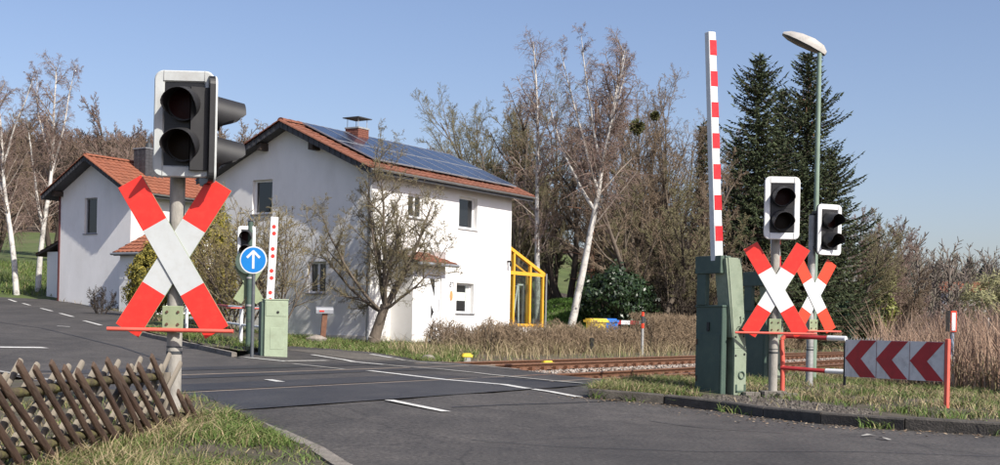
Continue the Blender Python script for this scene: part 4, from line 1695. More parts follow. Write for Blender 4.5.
# brick courses, joints recessed between the proud bricks
bkm = MB()
for k in range(7):
    z0 = RZ - .07 + k * .07
    for side in range(2):
        for i in range(3):
            o_ = .1 if k % 2 else 0
            a0 = -.28 + i * .2 + o_ * .5
            a1 = min(a0 + .19, .29)
            if side == 0:
                bkm.box(3.03 + a0 * .95, 3.03 + a1 * .95, cy - .288, cy - .276, z0, z0 + .06)
            else:
                bkm.box(2.742, 2.754, cy + a0, cy + a1, z0, z0 + .06)
bkm.build('chimney_bricks', m_brick, ch, kind='stuff')
# porch
q = MB()
px0, px1, pd, ph = 1.23, 2.98, .9, 2.42
wall_plane(q, (px0, -pd, -.4), (1, 0, 0), px1 - px0, ph + .4, [(.5, 1.55, .52, 2.5)], .10, 0, 0, (0, -1, 0))
wall_plane(q, (px0, -pd, -.4), (0, 1, 0), pd, ph + .9, [], .1, 0, 0, (-1, 0, 0))
wall_plane(q, (px1, -pd, -.4), (0, 1, 0), pd, ph + .9, [], .1, 0, 0, (1, 0, 0))
po = q.build('porch', m_whitewall, house)
q = MB()
pa = math.atan2(.42, 1.35)
T = Matrix.Translation((px0 - .2, -pd - .32, ph + .02)) @ Matrix.Rotation(pa, 4, 'X')
q.box(0, px1 - px0 + .4, 0, 1.38, -.05, .04, 0, T)
q.build('porch_roof', m_slate, po)
tile_field(po, (px0 - .2, -pd - .33, ph + .06), (1, 0, 0), (0, math.cos(pa), math.sin(pa)), px1 - px0 + .4, 1.38, m_tile, name='porch_tiles')
q = MB()
q.tube((px0 - .2, -pd - .38, ph + .02), (px1 + .2, -pd - .38, ph + .02), .055, .055, 10)
q.build('porch_gutter', m_zinc, po, True)
q = MB()
dx0, dx1 = px0 + .51, px0 + 1.54
q.box(dx0, dx1, -pd + .04, -pd + .10, .12, 2.09)
door = q.build('door', m_pvc, house)
q = MB()
yd = -pd + .038
xm = dx0 + .55
for pts in ([(xm - .12, 2.0), (xm + .16, 2.0), (xm + .16, 1.40)], [(xm - .02, 1.16), (xm + .14, .92), (xm - .02, .68)], [(xm + .14, .62), (xm + .14, .2), (xm - .05, .2), (xm - .05, .42)]):
    n = len(pts)
    vs = [(x, yd, z) for x, z in pts] + [(x, yd + .006, z) for x, z in pts]
    q.add(vs, [tuple(range(n)), tuple(range(2 * n - 1, n - 1, -1))] + [(i, n + i, n + (i + 1) % n, (i + 1) % n) for i in range(n)])
q.build('door_glazing', m_pane, door)
q = MB()
q.box(dx1 - .12, dx1 - .08, yd - .03, yd, .95, 1.35)
q.build('handle', m_alu, door)
# number and plaque, wall lamp
q = MB()
ox, oz, yk = 4.50, 1.82, -.012
def dig(q, x, segs):
    w_, h_, t_ = .09, .17, .024
    S = {'t': (0, w_, h_ - t_, h_), 'm': (0, w_, h_ / 2 - t_ / 2, h_ / 2 + t_ / 2), 'b': (0, w_, 0, t_),
         'tr': (w_ - t_, w_, h_ / 2, h_), 'bl': (0, t_, 0, h_ / 2), 'br': (w_ - t_, w_, 0, h_ / 2)}
    for i, s_ in enumerate(segs):
        a = S[s_]
        q.box(ox + x + a[0], ox + x + a[1], yk - .001 * i, 0.0, oz + a[2], oz + a[3])
dig(q, 0, ('t', 'tr', 'm', 'bl', 'b'))
dig(q, .13, ('t', 'tr', 'br'))
q.build('house_number', m_digit, house)
q = MB()
nn = 16
vs = [(4.60 + .085 * math.cos(2 * math.pi * i / nn), -.02, 1.52 + .17 * math.sin(2 * math.pi * i / nn)) for i in range(nn)]
vs += [(x, 0.0, z) for x, _, z in vs]
q.add(vs, [tuple(range(nn)), tuple(range(2 * nn - 1, nn - 1, -1))] + [(i, nn + i, nn + (i + 1) % nn, (i + 1) % nn) for i in range(nn)])
q.build('wall_plaque', m_oval, house)
q = MB()
q.box(HL - .25, HL - .17, -.12, 0, 2.85, 2.92)
q.tube((HL - .21, -.14, 2.70), (HL - .21, -.14, 2.9), .05, .03, 8)
q.build('wall_lamp', m_black, house)

# conservatory at the far gable
cons = thing('conservatory', 'yellow framed glass lean-to at the far end of the white house', 'conservatory', house.matrix_basis @ Vector((HL, .05, 0)), AZ)
cw, ctop, cmid, cb, cdep = 2.5, 3.45, 2.56, .50, 2.6
f = MB()
t_ = .10
posts = [.05, .36, 1.52, cw - .05]


def slope_z(x):
    return ctop - (ctop - cmid) * x / cw


bm_ = MB()
bm_.box(0, cw, 0, .12, -.4, cb)
bm_.build('base_wall', m_whitewall, cons)
for yy in (0, cdep):
    for i, x in enumerate(posts):
        q = MB()
        q.box(x - t_ / 2, x + t_ / 2, yy, yy + t_, cb, slope_z(x) - .02)
        q.build('post', m_yellow, cons)
    for z in (cb + .05, cmid - .07):
        q = MB()
        q.box(.0, cw, yy - .005, yy + t_ - .01, z - .06, z + .07)
        q.build('beam', m_yellow, cons)
    q = MB()
    vs = [(0, yy - .01, ctop - .1), (cw + .05, yy - .01, cmid - .1), (cw + .05, yy - .01, cmid + .03), (0, yy - .01, ctop + .03)]
    vs += [(x, y + .12, z) for x, y, z in vs]
    q.add(vs, [(0, 1, 2, 3), (7, 6, 5, 4), (0, 4, 5, 1), (1, 5, 6, 2), (2, 6, 7, 3), (3, 7, 4, 0)])
    q.build('rafter', m_yellow, cons)
    for i in range(3):
        q = MB()
        a, b = posts[i] + t_ / 2, posts[i + 1] - t_ / 2
        q.box(a, b, yy + .045, yy + .053, cb + .12, cmid - .13)
        q.build('pane', m_clear, cons)
        q = MB()
        q.add([(a, yy + .045, cmid), (b, yy + .045, cmid), (b, yy + .045, slope_z(b) - .1), (a, yy + .045, slope_z(a) - .1)], [(0, 1, 2, 3)])
        q.build('pane', m_clear, cons)
for yy in (.7, 1.4, 2.1):
    q = MB()
    vs = [(0, yy, ctop - .08), (cw, yy, cmid - .08), (cw, yy, cmid), (0, yy, ctop), (0, yy + .07, ctop - .08), (cw, yy + .07, cmid - .08), (cw, yy + .07, cmid), (0, yy + .07, ctop)]
    q.add(vs, [(0, 1, 2, 3), (7, 6, 5, 4), (0, 4, 5, 1), (1, 5, 6, 2), (2, 6, 7, 3), (3, 7, 4, 0)])
    q.build('rafter', m_yellow, cons)
    q = MB()
    q.box(cw - .09, cw, yy, yy + .08, cb, cmid - .05)
    q.build('post', m_yellow, cons)
q = MB()
q.add([(0, 0, ctop + .035), (cw + .1, 0, cmid + .0), (cw + .1, cdep + .1, cmid), (0, cdep + .1, ctop + .035)], [(0, 1, 2, 3)])
q.build('roof_pane', m_clear, cons)
q = MB()
q.box(cw - .05, cw - .04, .1, cdep, cb, cmid - .1)
q.build('pane', m_clear, cons)
q = MB()
q.tube((cw + .07, -.05, -.2), (cw + .07, -.05, cmid), .035, .035, 8)
q.build('downpipe', m_zinc, cons)
q = MB()
q.box(0.0, cw, .13, cdep, cb - .12, cb - .05)
q.build('floor_slab', m_soffit, cons)
# step ladder inside
lad = thing('stepladder', 'aluminium stepladder standing inside the yellow glass lean-to', 'ladder', house.matrix_basis @ Vector((HL + .98, .45, cb - .05)), AZ)
for x0, x1, nm in ((-.05, .22, 'side_rail'), (.42, .27, 'side_rail')):
    for dy in (-.02, .45):
        q = MB()
        q.tube((x0 - .1, dy, 0), (x1, dy + .0, 1.65), .032, .032, 6)
        q.build(nm, m_rwhite, lad)
for i in range(5):
    z = .3 + i * .32
    xq = -.15 + .37 * z / 1.65
    q = MB()
    q.box(xq - .05, xq + .06, -.02, .45, z, z + .03)
    q.build('tread', m_rwhite, lad)
q = MB()
q.box(.18, .62, -.06, .0, 1.62, 1.68)
q.box(.58, .62, -.06, .0, 0, 1.62)
q.build('top_rail', m_rwhite, lad)

# left house
u0 = ray(129, 310)[0]
lx_, ly_ = u0 * 55, 55.0
LB = 1.38
lhouse = thing('house', 'smaller white house with slate clad chimney beside the road on the left', 'house', (lx_, ly_, LB), AZ)
LW, LL, LE, LP = 4.72, 7.6, 5.3, R(29.5)
ops = [(2.22, 3.05, 3.38, 4.98)]
q = MB()
wall_plane(q, (0, 0, -.6), (0, 1, 0), LW, LE + .6, [(a, b, c + .6, d + .6) for a, b, c, d in ops], .18, 0, 0, (-1, 0, 0))
wall_plane(q, (0, 0, -.6), (1, 0, 0), LL, LE + .6, [], .2, 0, 0, (0, -1, 0))
wall_plane(q, (LL, 0, -.6), (0, 1, 0), LW, LE + .6, [], .2, 0, 0, (1, 0, 0))
wall_plane(q, (0, LW, -.6), (1, 0, 0), LL, LE + .6, [], .2, 0, 0, (0, 1, 0))
hz2 = LE + LW / 2 * math.tan(LP)
for xx in (0, LL):
    q.add([(xx, 0, LE), (xx, LW, LE), (xx, LW / 2, hz2)], [(0, 1, 2)], 0)
q.build('wall', m_greywall, lhouse)
window(lhouse, (0, 0, 0), (0, 1, 0), (-1, 0, 0), *ops[0], .14, mull=None, frame=M('grey_window_frame', (.30, .31, .33), .5, .05, 5), fw=.06)
lroof, LRZ, LRE = gabled_roof(lhouse, LL, LW, LE + .12, LP, .6, .5, .55, m_tile2, 18, 10, far_verge=False)
for y in (.1, LW - .1):
    zz = LE + .0
    q = MB()
    q.box(-.5, 0, y - .09, y + .09, zz - .2, zz + .02)
    q.build('purlin_end', m_darkwood, lroof)
# slate clad chimney: each slate course proud of the next
cyy = LW / 2 - .95
ccx = 2.2
q = MB()
q.box(ccx - .5, ccx + .5, cyy - .32, cyy + .42, LRZ - 1.0, LRZ + .55)
lch = q.build('chimney', m_slate, lhouse)
q = MB()
for k in range(9):
    z0 = LRZ - .8 + k * .15
    n = 5
    for i in range(n):
        x0 = ccx - .51 + i * 1.02 / n
        q.box(x0, x0 + 1.0 / n, cyy - .345 - .008 * (i % 2), cyy - .318, z0, z0 + .145)
        y0 = cyy - .33 + i * .76 / n
        q.box(ccx - .525 - .008 * (i % 2), ccx - .498, y0, y0 + .74 / n, z0, z0 + .145)
q.build('chimney_slates', m_slate, lch, kind='stuff')
q = MB()
q.box(ccx - .55, ccx + .55, cyy - .37, cyy + .47, LRZ + .55, LRZ + .60)
q.build('chimney_cap', m_zinc, lch)
q = MB()
q.tube((ccx, cyy + .05, LRZ + .6), (ccx, cyy + .05, LRZ + .86), .16, .13, 12)
q.tube((ccx, cyy + .05, LRZ + .86), (ccx, cyy + .05, LRZ + 1.12), .05, .04, 10)
q.build('chimney_pot', m_band, lch, True)
q = MB()
q.box(-.055, .0, LW - .03, LW + .04, -.6, LE)
q.build('downpipe', M('dark_red_pipe', (.10, .03, .028), .5, .1, 5), lhouse)
# porch at the near corner
q = MB()
q.box(-.80, .9, -1.35, -.30, -.6, 2.45)
lp = q.build('porch', m_greywall, lhouse)
pa = R(27)
tile_field(lp, (-1.05, -.12, 2.42), (0, -1, 0), (math.cos(pa), 0, math.sin(pa)), 1.65, 2.2, m_tile2, name='porch_tiles')
q = MB()
T = Matrix.Translation((-1.05, -.12, 2.41)) @ Matrix.Rotation(R(-90), 4, 'Z') @ Matrix.Rotation(pa, 4, 'X')
q.box(0, 1.65, 0, 2.18, -.12, .0, 0, T)
q.build('porch_roof', m_slate, lp)
q = MB()
q.tube((-1.12, -.09, 2.38), (-1.12, -1.79, 2.38), .055, .055, 8)
q.build('porch_gutter', m_zinc, lp)
# small shed behind on the left
p = W(52, 290, 60)
sh = thing('shed', 'small white lean-to with orange tiles half hidden left of the smaller house', 'shed', (p.x, p.y, gz(p.x, p.y)), AZ)
q = MB()
q.box(0, 3, -1.0, .4, -.4, 2.05)
q.build('wall', m_greywall, sh)
tile_field(sh, (-.2, 1.0, 1.95), (1, 0, 0), (0, -math.cos(R(20)), math.sin(R(20))), 3.4, 2.2, m_tile2)
q = MB()
T = Matrix.Translation((-.2, 1.0, 1.93)) @ Matrix.Rotation(R(160), 4, 'X')
q.box(0, 3.4, 0, 2.2, 0, .1, 0, T)
q.build('roof', m_darkwood, sh)

# letter box on a post, stone beside
a = G(322.5, 341)
root = thing('letter_box', 'tin letter box with small red flag on a brown post before the gable', 'letter box', a, R(15))
hh = W(323, 306, a.y).z - a.z
q = MB()
T = Matrix.Rotation(R(4), 4, 'Y')
q.box(-.075, .075, -.06, .06, -.2, hh - .2, 0, T)
q.build('post', m_brown_post, root)
q = MB()
k = 9
vs = []
for x in (-.27, .24):
    vs += [(x + .05, -.11, hh - .22), (x + .05, .11, hh - .22)]
    for j in range(k):
        a_ = math.pi * j / (k - 1)
        vs.append((x + .05, .11 * math.cos(a_), hh - .12 + .1 * math.sin(a_)))
m_ = k + 2
q.add(vs, [(j, (j + 1) % m_, m_ + (j + 1) % m_, m_ + j) for j in range(m_)] + [tuple(range(m_)), tuple(range(2 * m_ - 1, m_ - 1, -1))])
q.build('mail_tin', m_tin, root, True)
q = MB()
q.box(-.12, .02, -.125, -.115, hh - .17, hh - .13)
q.build('flag', m_red, root)


def boulder(name, label, loc, sx, sy, sz, mat, seed):
    rg_ = random.Random(seed)
    mb = MB()
    vs, fs = [], []
    nu, nv = 9, 5
    for j in range(nv + 1):
        th = math.pi * j / nv
        for i in range(nu):
            ph_ = 2 * math.pi * i / nu
            k = rg_.uniform(.82, 1.12)
            vs.append((sx * k * math.sin(th) * math.cos(ph_), sy * k * math.sin(th) * math.sin(ph_), sz * k * math.cos(th)))
    for j in range(nv):
        for i in range(nu):
            fs.append((j * nu + i, (j + 1) * nu + i, (j + 1) * nu + (i + 1) % nu, j * nu + (i + 1) % nu))
    mb.add(vs, fs)
    return tag(mb.build(name, mat, None, True, loc=loc), label, 'stone')


a = G(316, 341.5)
boulder('stone', 'dark flat stone at the foot of the letter box post', (a.x, a.y, a.z + .05), .32, .22, .14, m_stone, 1)
a = G(428, 358)
boulder('stone', 'rounded stone lying on the lawn edge by the path', (a.x, a.y, a.z + .0), .2, .14, .085, m_stone, 2)

# bins and red white boards behind the hedge
for px, Y, ww, mat, lab in ((596, 47.5, .62, m_yplastic, 'yellow lidded bin behind the dry hedge'), (608, 48.6, .55, m_bplastic, 'blue lidded bin beside the yellow one')):
    p = base(px, Y)
    zt = W(px, 318.5, Y).z - p.z
    root = thing('wheelie_bin', lab, 'bin', p, R(20), 'bins behind the hedge')
    q = MB()
    vs = [(-.24, -.26, 0), (.24, -.26, 0), (.24, .26, 0), (-.24, .26, 0), (-.29, -.32, zt - .14), (.29, -.32, zt - .14), (.29, .32, zt - .14), (-.29, .32, zt - .14)]
    q.add(vs, [(0, 3, 2, 1), (4, 5, 6, 7), (0, 1, 5, 4), (1, 2, 6, 5), (2, 3, 7, 6), (3, 0, 4, 7)])
    q.build('bin_body', mat, root, bevel=.03)
    q = MB()
    e = .40 if 'yellow l' in lab else .32
    q.box(-e, e, -.36, .34, zt - .14, zt - .05, c=.06)
    q.box(-e + .06, e - .06, -.3, .3, zt - .05, zt, c=.08)
    q.build('lid', mat, root)
p0 = base(612, 50)
root = thing('board_barrier', 'low red and white board barrier behind the hedge right of the bins', 'barrier board', p0, R(8))
zt = W(630, 320.5, 50).z - p0.z
for i in range(4):
    q = MB()
    q.box(i * .36, i * .36 + .355, -.02, .02, zt - .16, zt)
    q.build('board', m_rwhite if i % 2 else m_tube, root)
for x in (.05, 1.36):
    q = MB()
    q.box(x - .04, x + .04, .02, .09, -.1, zt - .02)
    q.build('leg', m_tube, root)

# ------------------------------------------------------------------ lattice fence
fa = Vector((ray(-14, 400)[0] * 6.7, 6.7, 0))
fb = Vector((ray(187, 410)[0] * 9.95, 9.95, 0))
fd = (fb - fa)
FL = fd.length
fz = .10
fence = thing('lattice_fence', 'low rustic lattice fence of crossed pickets beside the left post', 'fence', (fa.x, fa.y, fz), math.atan2(fd.y, fd.x))
rg = random.Random(21)


def halfround(L, r, sides=7, sawn=False):
    mb = MB()
    vs = []
    k = sides
    for z, s_ in ((0, 1.0), (L - .02, 1.0), (L, .8)):
        for j in range(k):
            a = math.pi * j / (k - 1)
            vs.append((r * s_ * math.cos(a), -r * s_ * math.sin(a) * .8, z))
    fs = []
    for q_ in range(2):
        for j in range(k - 1):
            fs.append((q_ * k + j, q_ * k + j + 1, (q_ + 1) * k + j + 1, (q_ + 1) * k + j))
        fs.append((q_ * k + k - 1, q_ * k, (q_ + 1) * k, (q_ + 1) * k + k - 1))
    fs += [tuple(range(k - 1, -1, -1)), tuple(range(2 * k, 3 * k))]
    mb.add(vs, fs)
    return mb


mf = mbk = None
n_p = 17
pl_len = 1.06
for i in range(n_p):
    x = -.35 + i * (FL + .02) / (n_p - 1)
    tail = x > FL - .44
    for front in (True, False):
        ang_ = R(-54) if front else R(54)
        L_ = pl_len
        dx_ = -.43 if front else .43
        yy = -.035 if front else .035
        if tail:
            continue
        me_ = mf if front else mbk
        if me_ is None:
            o = halfround(L_, .028).build('picket', m_pickf if front else m_pickb, fence, True)
            if front:
                mf = o.data
            else:
                mbk = o.data
        else:
            o = obj('picket', me_, fence)
        zoff = -.02 + rg.uniform(-.015, .015)
        sc_ = 1.0
        if tail and front:
            sc_ = .55
            dx_ *= sc_
        o.location = (x - dx_ + rg.uniform(-.012, .012), yy, zoff)
        o.rotation_euler = (0, ang_ + rg.uniform(-.05, .05), 0 if front else math.pi * 0)
        o.scale = (rg.uniform(.85, 1.15), 1, sc_)
for x, sc_ in ((FL - .10, .62), (FL + .06, .55)):
    o = obj('picket', mf, fence)
    o.location = (x + .43 * sc_, -.04, -.02)
    o.rotation_euler = (0, R(-54), 0)
    o.scale = (1, 1, sc_)
for z in (.16, .49):
    q = MB()
    pts = [(-.8, .0, z)] + [(FL * k / 6, rg.uniform(-.004, .004), z + rg.uniform(-.012, .012)) for k in range(0, 7)]
    pts[-1] = (FL - .62 if z > .3 else FL - .1, 0, z)
    pts[-2] = (FL - .8, 0, z)
    q.path(pts, .029, 10)
    q.build('fence_rail', m_moss, fence, True)
for x in (-.2, 1.55, FL - .25):
    q = MB()
    q.tube((x, .085, -.4), (x, .085, .50), .04, .035, 10)
    q.build('fence_post', m_pickb, fence, True)

# ------------------------------------------------------------------ trees
def rot_off(rg_, d, ang):
    o_ = d.orthogonal().normalized()
    o_.rotate(Matrix.Rotation(rg_.uniform(0, 6.2832), 3, d))
    return (d * math.cos(ang) + o_ * math.sin(ang)).normalized()


def grow(rg_, p, d, L, r, lv, P, out):
    q = P[lv]
    n = q['n']
    st = L / n
    wig, up = q['w'], q['u']
    tap = q.get('t', .35)
    k_acc = 0.0
    last = lv + 1 >= len(P)
    p = Vector(p)
    d = Vector(d)
    ra = r
    for i in range(n):
        d = d + Vector((rg_.uniform(-wig, wig), rg_.uniform(-wig, wig), rg_.uniform(-wig, wig) + up))
        d.normalize()
        p2 = p + d * st
        rb = r * (1 - (1 - tap) * (i + 1) / n)
        out[lv].append((*p, *p2, ra, rb))
        f = (i + 1) / n
        if not last and f >= q['f']:
            k_acc += q['k'] / max(1.0, n * (1 - q['f']))
            while k_acc >= 1 or (k_acc > 0 and i == n - 1 and rg_.random() < k_acc):
                k_acc -= 1
                c = P[lv + 1]
                cl = L * c['l'] * rg_.uniform(.65, 1.2) * (1 - q.get('s', .45) * (f - q['f']) / max(.01, 1 - q['f'] + .01))
                cr = min(rb * .8, r * c['r'])
                pp = p.lerp(p2, rg_.random())
                grow(rg_, pp, rot_off(rg_, d, R(rg_.uniform(*c['a']))), cl, cr, lv + 1, P, out)
        p, ra = p2, rb


def tree(name, label, loc, parts, out, group=None, cat='tree', sides=(9, 6, 4, 3, 3)):
    """parts: list of (part name, levels, material, kind)"""
    t = thing(name, label, cat, loc, 0, group)
    for nm, lvs, mat, kd in parts:
        Vs, Fs, off = [], [], 0
        for lv in lvs:
            if lv < len(out) and out[lv]:
                V, F = tubes(out[lv], sides[min(lv, len(sides) - 1)])
                Vs.append(V)
                Fs.append(F + off)
                off += len(V)
        if Vs:
            fast_mesh(nm, np.concatenate(Vs), np.concatenate(Fs), mat, t, kd, smooth=True)
    return t


UPV = (0, 0, 1)


def levels(n):
    return [[] for _ in range(n)]


# old apple tree in front of the gable corner
rg = random.Random(4)
a = G(373, 343)
out = levels(5)
PA = [dict(n=5, w=.10, u=.02, k=0, f=.9, t=.8),
      dict(n=9, w=.15, u=.06, k=9, f=.15, t=.18),
      dict(n=7, w=.22, u=.06, k=11, f=.12, l=.46, r=.40, a=(30, 65)),
      dict(n=5, w=.28, u=.05, k=8, f=.08, l=.46, r=.42, a=(30, 75)),
      dict(n=3, w=.32, u=.05, k=3, f=.1, l=.42, r=.5, a=(35, 80)),
      dict(n=2, w=.32, u=.05, k=0, f=0, l=.55, r=.7, a=(35, 80))]
out = levels(6)
p0 = Vector((0, 0, -.1))
p1 = Vector((.16, .02, .55))
p2 = Vector((.34, .0, 1.15))
out[0] += [(*p0, *(p0 + Vector((.04, 0, .25))), .22, .18), (*(p0 + Vector((.04, 0, .25))), *p1, .18, .155), (*p1, *p2, .155, .14)]
for dx, dy, dz, L, r in ((-.75, -.2, .80, 3.5, .064), (-.35, .3, 1.0, 4.2, .066), (.10, -.1, 1.1, 4.7, .074), (.55, .1, .85, 3.6, .060), (.95, -.25, .42, 2.9, .05),
                         (-1.0, .1, .45, 3.0, .06), (.1, -.7, .85, 3.2, .06), (.35, .5, 1.0, 4.1, .07), (-.15, .7, 1.0, 3.7, .06)):
    grow(rg, p2 + Vector((rg.uniform(-.06, .06), 0, rg.uniform(-.3, .05))), Vector((dx, dy, dz)).normalized(), L, r, 1, PA, out)
for lv in (3, 4, 5):
    out[lv] = [(*q_[:6], max(q_[6], .0042), max(q_[7], .003)) for q_ in out[lv]]
tree('apple_tree', 'old apple tree with bare crooked limbs in front of the white house', a,
     [('trunk', [0], m_bark, None), ('limbs', [1, 2], m_bark, 'stuff'), ('twigs', [3, 4, 5], m_apple, 'stuff')], out)

# birches
PB = [dict(n=14, w=.05, u=.05, k=30, f=.26, t=.16, s=.55),
      dict(n=6, w=.12, u=.03, k=9, f=.15, l=.22, r=.24, a=(28, 55)),
      dict(n=5, w=.14, u=-.10, k=7, f=.1, l=.50, r=.42, a=(25, 60)),
      dict(n=4, w=.14, u=-.24, k=0, f=0, l=.80, r=.55, a=(20, 70))]


def birch(label, px, Y, ytop, lean, seed, forks=(), r=.16, zo=0.0, wig=None, f0=None):
    rg_ = random.Random(seed)
    p = base(px, Y, zo)
    H = W(px, ytop, Y).z - p.z
    out = levels(4)
    P = [dict(q) for q in PB]
    if wig:
        P[0]['w'] = wig
    if f0:
        P[0]['f'] = f0
    d = Vector((lean[0], lean[1], 1)).normalized()
    grow(rg_, (0, 0, -.2), d, H, r, 0, P, out)
    for f, dx, dy, frac in forks:
        i = int(f * 14)
        s_ = out[0][i]
        P2 = [dict(q) for q in P]
        P2[0]['f'] = .1
        P2[0]['k'] = 18
        grow(rg_, s_[3:6], Vector((dx, dy, 1)).normalized(), H * frac, s_[7] * .75, 0, P2, out)
    for lv in (1, 2, 3):
        out[lv] = [(*q_[:6], max(q_[6], .0048), max(q_[7], .0036)) for q_ in out[lv]]
    return tree('birch_tree', label, p, [('trunk', [0], m_birch, None), ('branches', [1], m_twigb, 'stuff'), ('twigs', [2, 3], m_twigp, 'stuff')], out, 'birches with white trunks')


birch('slender white birch nearest the left edge, behind the road', 16, 60, 60, (-.06, 0), 3, [(.35, -.35, .1, .55), (.5, .25, -.1, .45)], .15, 0, .09)
birch('white birch with forked trunk next to the smaller house', 37, 62, 55, (.05, 0), 8, [(.28, -.45, .1, .5), (.45, .12, .2, .5), (.55, -.3, 0, .4)], .15, 0, .08)
birch('straight slim birch rising behind the roof end of the solar house', 537, 56, 36, (-.0, 0), 12, [], .14, 0, .03)
birch('leaning birch with several white stems fanning out at the top', 570, 54, 36, (.23, 0), 17,
      [(.44, -.42, .1, .50), (.52, -.28, .0, .46), (.48, .10, -.1, .48), (.42, -.80, .2, .42), (.58, .40, .1, .34)], .175, 0, .05, .42)

# other bare trees
PT = [dict(n=9, w=.09, u=.05, k=13, f=.22, t=.22, s=.5),
      dict(n=7, w=.13, u=.07, k=9, f=.15, l=.46, r=.34, a=(22, 50)),
      dict(n=5, w=.18, u=.06, k=8, f=.12, l=.44, r=.40, a=(25, 60)),
      dict(n=3, w=.22, u=.05, k=5, f=.1, l=.46, r=.5, a=(25, 65)),
      dict(n=2, w=.25, u=.03, k=0, f=0, l=.60, r=.6, a=(25, 65))]


def bare(name, label, px, Y, ytop, lean=(0, 0), seed=1, r=.2, bark=m_bark, twig=m_twig, stems=1, spread=0.0, P=PT, group=None, mod=None, cat='tree', minr=None, loc=None):
    rg_ = random.Random(seed)
    p = loc or base(px, Y)
    H = W(px, ytop, Y).z - p.z
    PP = [dict(q) for q in P]
    for k, v in (mod or {}).items():
        PP[k].update(v)
    out = levels(len(PP))
    for i in range(stems):
        a = 6.283 * i / stems + rg_.uniform(-.4, .4)
        d = Vector((lean[0] + spread * math.cos(a), lean[1] + spread * math.sin(a), 1)).normalized()
        grow(rg_, (.12 * math.cos(a) * (stems > 1), .12 * math.sin(a) * (stems > 1), -.15), d, H * .88 * (1 if stems == 1 else rg_.uniform(.8, 1.05)), r, 0, PP, out)
    if minr:
        for lv in range(2, len(out)):
            out[lv] = [(*s_[:6], max(s_[6], minr), max(s_[7], minr * .7)) for s_ in out[lv]]
    n = len(PP)
    return tree(name, label, p, [('trunk', [0], bark, None), ('branches', [1], bark, 'stuff'), ('twigs', list(range(2, n)), twig, 'stuff')], out, group, cat)


G1 = 'bare trees behind the white house'
bare('bare_tree', 'bare rounded tree with fine brown twigs over the solar roof end', 512, 66, 84, (-.05, 0), 31, .13, m_bark, m_twigo, 5, .20, group=G1, minr=.0055)
bare('bare_tree', 'dark wide bare tree with curved limbs between the two tall birches', 566, 66, 92, (-.10, 0), 32, .20, m_barkd, m_twig, 2, .26, group=G1, minr=.0055)
bare('bare_tree', 'tall reddish larch trunk with thin drooping branches behind the leaning birch', 590, 63, 66, (0, 0), 33, .17, m_barkr, m_twigd, 1, 0, group=G1,
     mod={0: dict(w=.03, k=30, f=.2), 1: dict(l=.17, u=-.03, a=(60, 95), k=5, r=.22), 2: dict(u=-.06)}, minr=.006)
bare('bare_tree', 'upright bare tree holding round mistletoe balls left of the striped boom', 645, 62, 62, (.01, 0), 34, .14, m_bark, m_twig, 4, .10, group=G1, minr=.006,
     mod={0: dict(k=9), 1: dict(a=(18, 35), u=.1), 2: dict(k=5)})
bare('bare_tree', 'fine pale bare tree between the straight birch and the leaning birch', 550, 70, 88, (0, 0), 45, .13, m_bark, m_twigo, 4, .2, group=G1, minr=.005)
bare('bare_tree', 'fine brown bare tree behind the fanned white stems', 606, 70, 78, (.03, 0), 46, .13, m_bark, m_twig, 4, .18, group=G1, minr=.005)
bare('bare_tree', 'fine brown bare tree between mistletoe tree and striped boom', 668, 70, 96, (.03, 0), 47, .13, m_bark, m_twig, 4, .2, group=G1, minr=.005)
bare('bare_tree', 'fine olive bare tree over the right end of the solar roof', 490, 74, 108, (-.02, 0), 48, .12, m_bark, m_twigo, 4, .2, group=G1, minr=.005)
bare('bare_tree', 'dense brown bare tree with trunk showing over the clipped hedge', 652, 57, 140, (.0, 0), 35, .17, m_bark, m_twig, 2, .34, group=G1, minr=.0068)
bare('bare_tree', 'olive brown bushy bare tree right of the leaning birch', 622, 62, 165, (.1, 0), 36, .12, m_bark, m_twigo, 3, .42, group=G1, minr=.0068)
bare('bare_tree', 'brown bare tree filling the gap left of the dark spruces', 690, 64, 128, (.0, 0), 37, .13, m_bark, m_twig, 2, .32, group=G1, minr=.0068)
bare('bare_tree', 'low tangled bare tree behind the marker post and hedge', 676, 58, 190, (.0, 0), 38, .10, m_barkd, m_twigo, 4, .55, group=G1, minr=.009)
bare('bare_tree', 'low dark bare tree behind the yellow glass lean-to', 535, 76, 205, (.0, 0), 39, .12, m_barkd, m_twigd, 3, .45, group=G1, minr=.010)
bare('bare_tree', 'dark twiggy tree standing behind the evergreen bush', 632, 68, 150, (-.05, 0), 40, .13, m_barkd, m_twig, 3, .45, group=G1, minr=.009)
G2 = 'bare trees behind the left roofs'
bare('bare_tree', 'bare tree showing over the smaller house roof behind its chimney', 128, 78, 108, (0, 0), 41, .2, m_bark, m_twigp, 3, .25, group=G2, minr=.009)
bare('bare_tree', 'bare tree showing over the left roof slope of the solar house', 246, 66, 104, (.05, 0), 42, .2, m_bark, m_twig, 3, .28, group=G2, minr=.008)
bare('bare_tree', 'thin dark bare tree between the two left birches and the smaller house', 52, 84, 120, (0, 0), 43, .2, m_barkd, m_twigd, 2, .2, group=G2, minr=.009)
bare('bare_tree', 'bare tree on the meadow cut by the left edge', -12, 76, 95, (.1, 0), 44, .2, m_barkd, m_twig, 3, .3, group=G2, minr=.009)
G3 = 'bare trees right of the spruces'
bare('bare_tree', 'spreading fine twigged bare tree right of the dark spruces', 866, 88, 203, (.05, 0), 51, .15, m_bark, m_twigp, 4, .34, group=G3, minr=.010)
bare('bare_tree', 'lower bare bush tree at the right foot of the ivy covered tree', 896, 92, 268, (.0, 0), 52, .08, m_bark, m_twig, 5, .55, group=G3, minr=.010)
bare('bare_tree', 'olive bare tree touching the right spruce', 848, 82, 215, (.05, 0), 53, .14, m_bark, m_twigo, 4, .4, group=G3, minr=.010)

